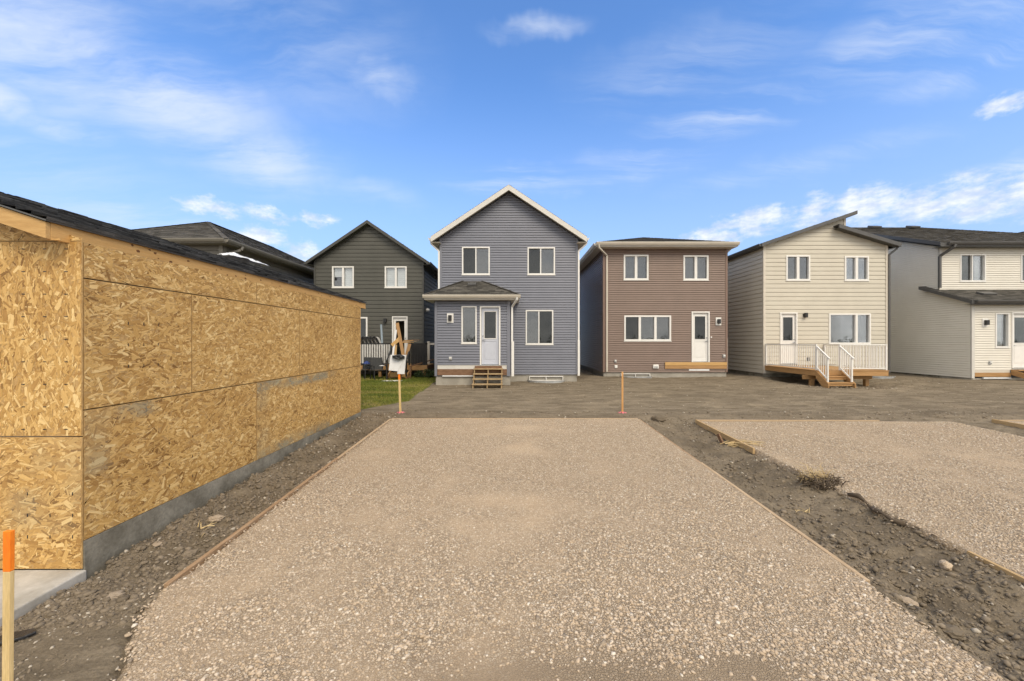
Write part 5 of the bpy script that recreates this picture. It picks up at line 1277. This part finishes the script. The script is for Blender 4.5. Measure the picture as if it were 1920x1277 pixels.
def plank(p, q, w, h, m, label, up=(0, -1, 0), name='plank'):
    o = MB().bar(p, q, w, h, up=up).build(name, m, bevel=.003); return tag(o, label, 'plank')
dd = 17.75
plank((wx(757.5, dd), dd - .05, wz(675, dd)), (wx(739.5, dd), dd + .35, wz(605, dd)), .15, .045, DECKZ, 'long pale plank leaning steeply above the white board')
plank((wx(735, dd), dd, wz(672, dd)), (wx(738.5, dd), dd + .25, wz(618, dd)), .09, .04, BOARD_W, 'narrow white trim strip standing behind the leaning plank')
plank((wx(732.5, dd), dd + .1, wz(648, dd)), (wx(747, dd), dd + .2, wz(634, dd)), .17, .05, WOODX, 'short plank propped on the stair rail behind the white board')
plank((wx(736, dd), dd + .05, wz(690, dd)), (wx(737, dd), dd + .2, wz(646, dd)), .20, .05, WOODZ, 'upright plank beside the black post at the stair foot')
plank((wx(757, dd), dd + .1, wz(680, dd)), (wx(764, dd), dd + .3, wz(645, dd)), .15, .05, DECKZ, 'brown plank leaning against the dark privacy boards')
plank((wx(733, dd), dd - .2, wz(701, dd) - .03), (wx(762, dd), dd - .25, wz(701, dd) - .02), .20, .04, WOODX, 'plank lying across the stair foot below the white board')
for i in range(5):
    z = zr_c + .025 + i * .03
    plank((wx(752 + i * 1.3, 18.45), 18.40 + .03 * i, z), (wx(775 + i * 3 - (i % 2) * 9, 18.45), 18.50 - .03 * i, z + .01), .13, .026, (WOODX, DECKX, CARDB, WOODX, OLDW)[i],
          ('bottom scrap plank of the pile on dark privacy rail', 'second scrap plank up in the pile on dark privacy rail', 'cardboard coloured strip midway up the pile on dark privacy rail', 'fourth scrap plank up in the pile on dark privacy rail', 'topmost weathered scrap plank of the pile on privacy rail')[i], up=(0, 0, 1))
o = MB().bar((wx(718, 18.7), 18.7, zt_c), (wx(710.5, 18.7), 18.95, wz(608, 18.7)), .085, .05, up=(0, -1, 0)).build('blue_grey_pole', mat('pole_paint', (.23, .29, .34), (.28, .34, .39), 5, .5)); tag(o, 'blue grey pole leaning at the end of the stacked loungers', 'pole')
# folded loungers standing along the rail
def lounger(x, label):
    t = thing('folded_lounger', label, 'lounger', (x, 18.75, zt_c), 'folded loungers stacked on the deck')
    prof = [(-.55, .98), (-.40, 1.32), (-.12, 1.36), (.02, 1.30), (.38, .85), (.55, .02)]
    for dy in (-.20, .20):
        MB().tube([(x + a * .62, 18.75 + dy, zt_c + b) for a, b in prof], .022, 6).build('frame_tube', BLACKM, t)
    mb = MB()
    for (a, b), (c, d_) in zip(prof, prof[1:]): mb.face([(x + a * .62, 18.56, zt_c + b), (x + c * .62, 18.56, zt_c + d_), (x + c * .62, 18.94, zt_c + d_), (x + a * .62, 18.94, zt_c + b)])
    o = mb.build('sling', SLATW, t); s = o.modifiers.new('thick', 'SOLIDIFY'); s.thickness = .01
for i, x in enumerate((-7.25, -7.07, -6.89, -6.71, -6.53)):
    lounger(x, {0: 'folded lounger at the garage end of the stack behind slatted deck rail', 4: 'folded lounger at the pole end of the stack behind slatted deck rail'}.get(i, 'folded lounger with black frame in the middle of the stack on deck'))
# white board with black bag
bx, by = wx(743.3, 17.0), 17.0; zgb = gh(bx, by)
bd = MB().prism([(wx(727.8, by), by, wz(694.5, by)), (wx(744, by), by, wz(696, by)), (wx(744, by), by, wz(701, by)), (wx(757.5, by), by, wz(701.5, by)), (wx(759.3, by), by + .14, wz(665.5, by)), (wx(729.5, by), by + .14, wz(665.5, by))], (0, .02, 0)).build('white_board', BOARD_W)
tag(bd, 'notched white board propped at the foot of the cluttered deck stairs', 'board')
MB()
bag = rock(wx(745, 16.95), 17.06, .19, 'crumpled black plastic bag hanging over the top of white board', 'bag', BAG, .5, .55, 'plastic_bag')
bag.location.z = wz(669.5, 17.0)
ws = crumple('paper_scrap', wx(736, 16.7), 16.55, gh(-5.1, 16.6) + .01, .8, .32, .05, CURT, 'torn white sheet lying on the lawn below the white board', 'sheet', 14, seed=13)
sup = MB().bar((wx(750, 17.15), 17.16, zgb - .03), (wx(748, 17.15), 17.20, wz(668, 17.1)), .08, .05, up=(0, -1, 0)).build('prop_post', OLDW); tag(sup, 'weathered post propping the white board from behind', 'post')
# patio chair
def patio_chair(x, y, rz, label):
    z = gh(x, y); t = thing('patio_chair', label, 'chair', (x, y, z), 'black patio chairs on the lawn')
    c, s = math.cos(rz), math.sin(rz); P = lambda a, b, h: (x + a * c - b * s, y + a * s + b * c, z + h)
    for sx in (-.27, .27):
        MB().tube([P(sx, -.28, 0), P(sx, -.24, .40), P(sx, -.22, .60)], .022, 6).build('leg', BLACKM, t)
        MB().tube([P(sx, .30, 0), P(sx, .22, .38), P(sx, .24, .60)], .022, 6).build('leg', BLACKM, t)
        MB().tube([P(sx, -.27, .61), P(sx, .0, .63), P(sx, .26, .62)], .025, 6).build('armrest', BLACKM, t)
        MB().tube([P(sx, .20, .40), P(sx, .36, .98)], .02, 6).build('back_upright', BLACKM, t)
    MB().prism([P(-.25, -.25, .42), P(.25, -.25, .42), P(.25, .21, .39), P(-.25, .21, .39)], (0, 0, .02)).build('seat', SLING, t)
    MB().prism([P(-.25, .205, .42), P(.25, .205, .42), P(.25, .355, .97), P(-.25, .355, .97)], (0, .02, 0)).build('backrest', SLING, t)
    return t
patio_chair(-5.98, 17.25, R(38), 'black sling patio chair on the lawn with white cloth on its arm')
patio_chair(-6.75, 17.6, R(-20), 'black sling patio chair half hidden behind the garage corner')
crumple('cloth', -5.78, 17.12, gh(-5.8, 17.1) + .625, .16, .34, .06, BOARD_W, 'white cloth draped over the arm of the patio chair', 'cloth', 12, seed=17)
crumple('cloth', -6.62, 17.55, gh(-6.6, 17.5) + .62, .3, .35, .3, BLUETARP, 'dark blue tarp bundled on the half hidden patio chair', 'tarp', 12, seed=19)
# planting and gate post between the houses
o = MB().box(-4.25, -4.13, 19.3, 19.42, ZG - .1, wz(640, 19.3)).build('gate_post', TRIM_C); tag(o, 'pale gate post in the gap beside the blue house', 'post')
o = MB().bar((-4.19, 19.36, wz(645, 19.3)), (-3.3, 19.36, wz(645, 19.3)), .05, .10).build('gate_rail', TRIM_C); tag(o, 'pale gate rail running from the post to the blue house', 'rail')
o = MB().bar((wx(768, 17.9), 17.95, wz(687, 17.9)), (wx(816, 18.3), 19.2, wz(672, 18.3)), .04, .05).build('low_rail', OLDW); tag(o, 'low sloping timber rail beside the planting bed', 'rail')
o = MB().bar((wx(768, 17.9), 17.95, gh(-4.7, 17.95) - .05), (wx(768, 17.9), 17.95, wz(686, 17.9)), .07, .07, up=(0, 1, 0)).build('rail_post', OLDW); tag(o, 'short post at the end of the low timber rail', 'post')
def shrub(x, y, r, label, flowers):
    t = thing('shrub', label, 'shrub', (x, y, gh(x, y))); z = gh(x, y); mb = MB(); fl = MB(); rr = random.Random(int(x * 100))
    for i in range(420):
        a, b = rr.uniform(0, 6.28), rr.uniform(0, 1.4); q = r * rr.uniform(.35, 1.0)
        c = Vector((x + q * math.cos(a) * math.cos(b), y + q * math.sin(a) * math.cos(b) * .8, z + .04 + 1.3 * q * math.sin(b)))
        u = Vector((rr.uniform(-1, 1), rr.uniform(-1, 1), rr.uniform(-.4, 1))).normalized() * .045; v = u.cross(Vector((rr.uniform(-1, 1), rr.uniform(-1, 1), 1))).normalized() * .018
        mb.face([c - u, c + v, c + u, c - v], rr.random())
        if flowers and i % 14 == 0: fl.face([c - u * .6 + Vector((0, -.03, .02)), c + v * 1.2 + Vector((0, -.03, .02)), c + u * .6 + Vector((0, -.03, .02)), c - v * 1.2 + Vector((0, -.03, .02))])
    mb.build('foliage', LEAF, t, kind='stuff')
    if flowers: fl.build('blossom', FLOW, t, kind='stuff')
    st = MB()
    for i in range(4): st.tube([(x, y, z - .02), (x + rr.uniform(-.6, .6) * r, y + rr.uniform(-.4, .4) * r, z + r)], [.012, .006], 5)
    st.build('stem', ROOT, t)
shrub(-3.95, 18.0, .30, 'red flowering shrub beside the low timber rail', True)
shrub(-3.62, 18.5, .34, 'red flowering shrub against the side of the blue house', True)
shrub(-4.4, 18.2, .24, 'plain green shrub behind the end of the low timber rail', False)

# ------------------------------------------------------------------ survey stakes
def stake(x, y, top, w, m, label, orange=0.0, lean=(0, 0), base=True, group=None):
    z0 = gh(x, y) - .12; t = thing('survey_stake', label, 'stake', (x, y, z0), group)
    H = top - z0; L = lambda f: Vector((x + lean[0] * f, y + lean[1] * f, z0 + H * f))
    f1 = 1 - orange / H
    MB().bar(L(0), L(f1), w, w * .55, up=(0, 1, 0)).build('shaft', m, t, bevel=.002)
    if orange: MB().bar(L(f1) + Vector((0, 0, .0005)), L(1), w * 1.01, w * .56, up=(0, 1, 0)).build('painted_top', ORANGE, t, bevel=.002)
    if base:
        rb = MB(); zr = z0 + .13
        for i in range(7):
            a = i * .9; rb.face([(x + .03 * math.cos(a), y + .03 * math.sin(a), zr + .03), (x + .03 * math.cos(a + .5), y + .03 * math.sin(a + .5), zr + .03), (x + .12 * math.cos(a + .4), y + .10 * math.sin(a + .4), zr), (x + .12 * math.cos(a - .1), y + .10 * math.sin(a - .1), zr)])
        rb.build('ribbon', PINK, t)
stake(wx(11, 1.82), 1.82, CAMZ - .895, .034, STAKE, 'large wooden survey stake with bright orange painted top by the concrete apron', .19, (.012, 0), False)
stake(wx(750, 10.25), 10.25, wz(702, 10.25), .052, STAKE, 'yellow survey stake with orange tip at the lawn edge before white board', .14, (-.035, 0))
stake(wx(1166, 10.25), 10.25, wz(697, 10.25), .048, STAKE_P, 'thin orange brown survey stake in bare soil before the brown house', .0, (.0, 0))

# ------------------------------------------------------------------ far trees behind the camera, seen mirrored in the windows
def far_trees():
    n = 170; cx = np.sort(RNG.uniform(-190, 260, n)); H = RNG.uniform(3.0, 7.5, n); V = []; k = 110
    t = RNG.random((n, k)); w = H[:, None] * .30 * np.sin(np.pi * np.clip(t * .85 + .12, 0, 1))
    a = RNG.uniform(0, 6.28, (n, k)); r = w * np.sqrt(RNG.random((n, k)))
    P = np.stack([cx[:, None] + r * np.cos(a), -165 + r * np.sin(a) + RNG.uniform(-14, 14, n)[:, None], gbase(-165.0) + H[:, None] * (.12 + .88 * t)], -1).reshape(-1, 3)
    V = (P[:, None] + RNG.normal(0, .26, (len(P), 3, 3))).reshape(-1, 3)
    o = np_mesh('far_trees', V, np.arange(len(V)).reshape(-1, 3), LEAF, tone=RNG.random(len(P)), kind='stuff')
    tag(o, 'far off line of trees mirrored dark in the house windows', 'trees')
far_trees()

# ------------------------------------------------------------------ small debris
def tuft(x, y, n, h, r, label, m=STRAW, name='straw_tuft', lie=.4, cat='straw', w0=.006, dirx=None):
    rr = random.Random(int(x * 100)); z = gh(x, y); mb = MB()
    for i in range(n):
        a = rr.uniform(0, 6.28) if dirx is None else dirx + rr.gauss(0, .45); L = h * rr.uniform(.5, 1.2); b = Vector((x + rr.gauss(0, r), y + rr.gauss(0, r * .6), z - .01 + rr.uniform(0, .05)))
        up = rr.uniform(.05, 1.0) * (1 - lie) + .05
        pts = [b, b + Vector((math.cos(a) * L * .5, math.sin(a) * L * .5, L * up * .7)), b + Vector((math.cos(a) * L, math.sin(a) * L, L * up * .75))]
        mb.tube(pts, [w0, w0 * .8, w0 * .3], 4, rr.random())
    return tag(mb.build(name, m), label, cat)
tuft(4.42, 7.62, 90, .34, .12, 'yellow frayed straw bundle beside the clean edging board', lie=.75, w0=.008, dirx=-.3)
tuft(4.50, 5.72, 110, .17, .10, 'dry grass tuft with roots on the edge of the right gravel pad', lie=-.6, w0=.004)
tuft(4.50, 5.58, 190, .13, .13, 'dark tangled roots under the dry grass tuft', ROOT, 'root_tangle', -.2, 'roots', .009)
tuft(-3.45, 4.35, 7, .14, .05, 'few straw stalks on the dirt near the garage curb', lie=.8)
tuft(3.75, 4.9, 6, .16, .06, 'few straw stalks lying in the trench beside central gravel', lie=.85)
o = MB().bar((4.25, 7.75, gh(4.25, 7.75) - .03), (4.20, 7.85, gh(4.2, 7.85) + .17), .09, .03, up=(1, 0, 0)).build('wood_peg', OLDW); tag(o, 'short weathered peg beside the straw bundle', 'peg')
rt = MB(); pts = [(4.50 + .05 * math.sin(i * .9), 5.15 - i * .105, gh(4.5, 5.15 - i * .105) + .05 + .025 * math.sin(i * 1.7)) for i in range(8)]
rt.tube(pts, [.024 + .012 * math.sin(i * 2.1) for i in range(8)], 7); tag(rt.build('buried_root', ROOT, smooth=True), 'long dark half buried root along the right gravel edge', 'root')
# black fabric strip at the apron
bs = MB(); pts = [(-2.95, 2.78, gh(-2.95, 2.78)), (-3.15, 2.72, gh(-3.15, 2.72)), (-3.6, 2.55, gh(-3.6, 2.55)), (-4.2, 2.45, .02)]
L_ = [(-3.53, 2.86), (-3.60, 2.90), (-3.70, 2.87), (-3.83, 2.80), (-3.83, 2.70), (-3.68, 2.77), (-3.57, 2.81)]
bs.prism([(a, b, max(gh(a, b), -.06) + .012) for a, b in L_], (0, 0, .022)); tag(bs.build('black_fabric_strip', BAG, bevel=.006), 'flat black fabric strip lying by the concrete apron', 'fabric strip')
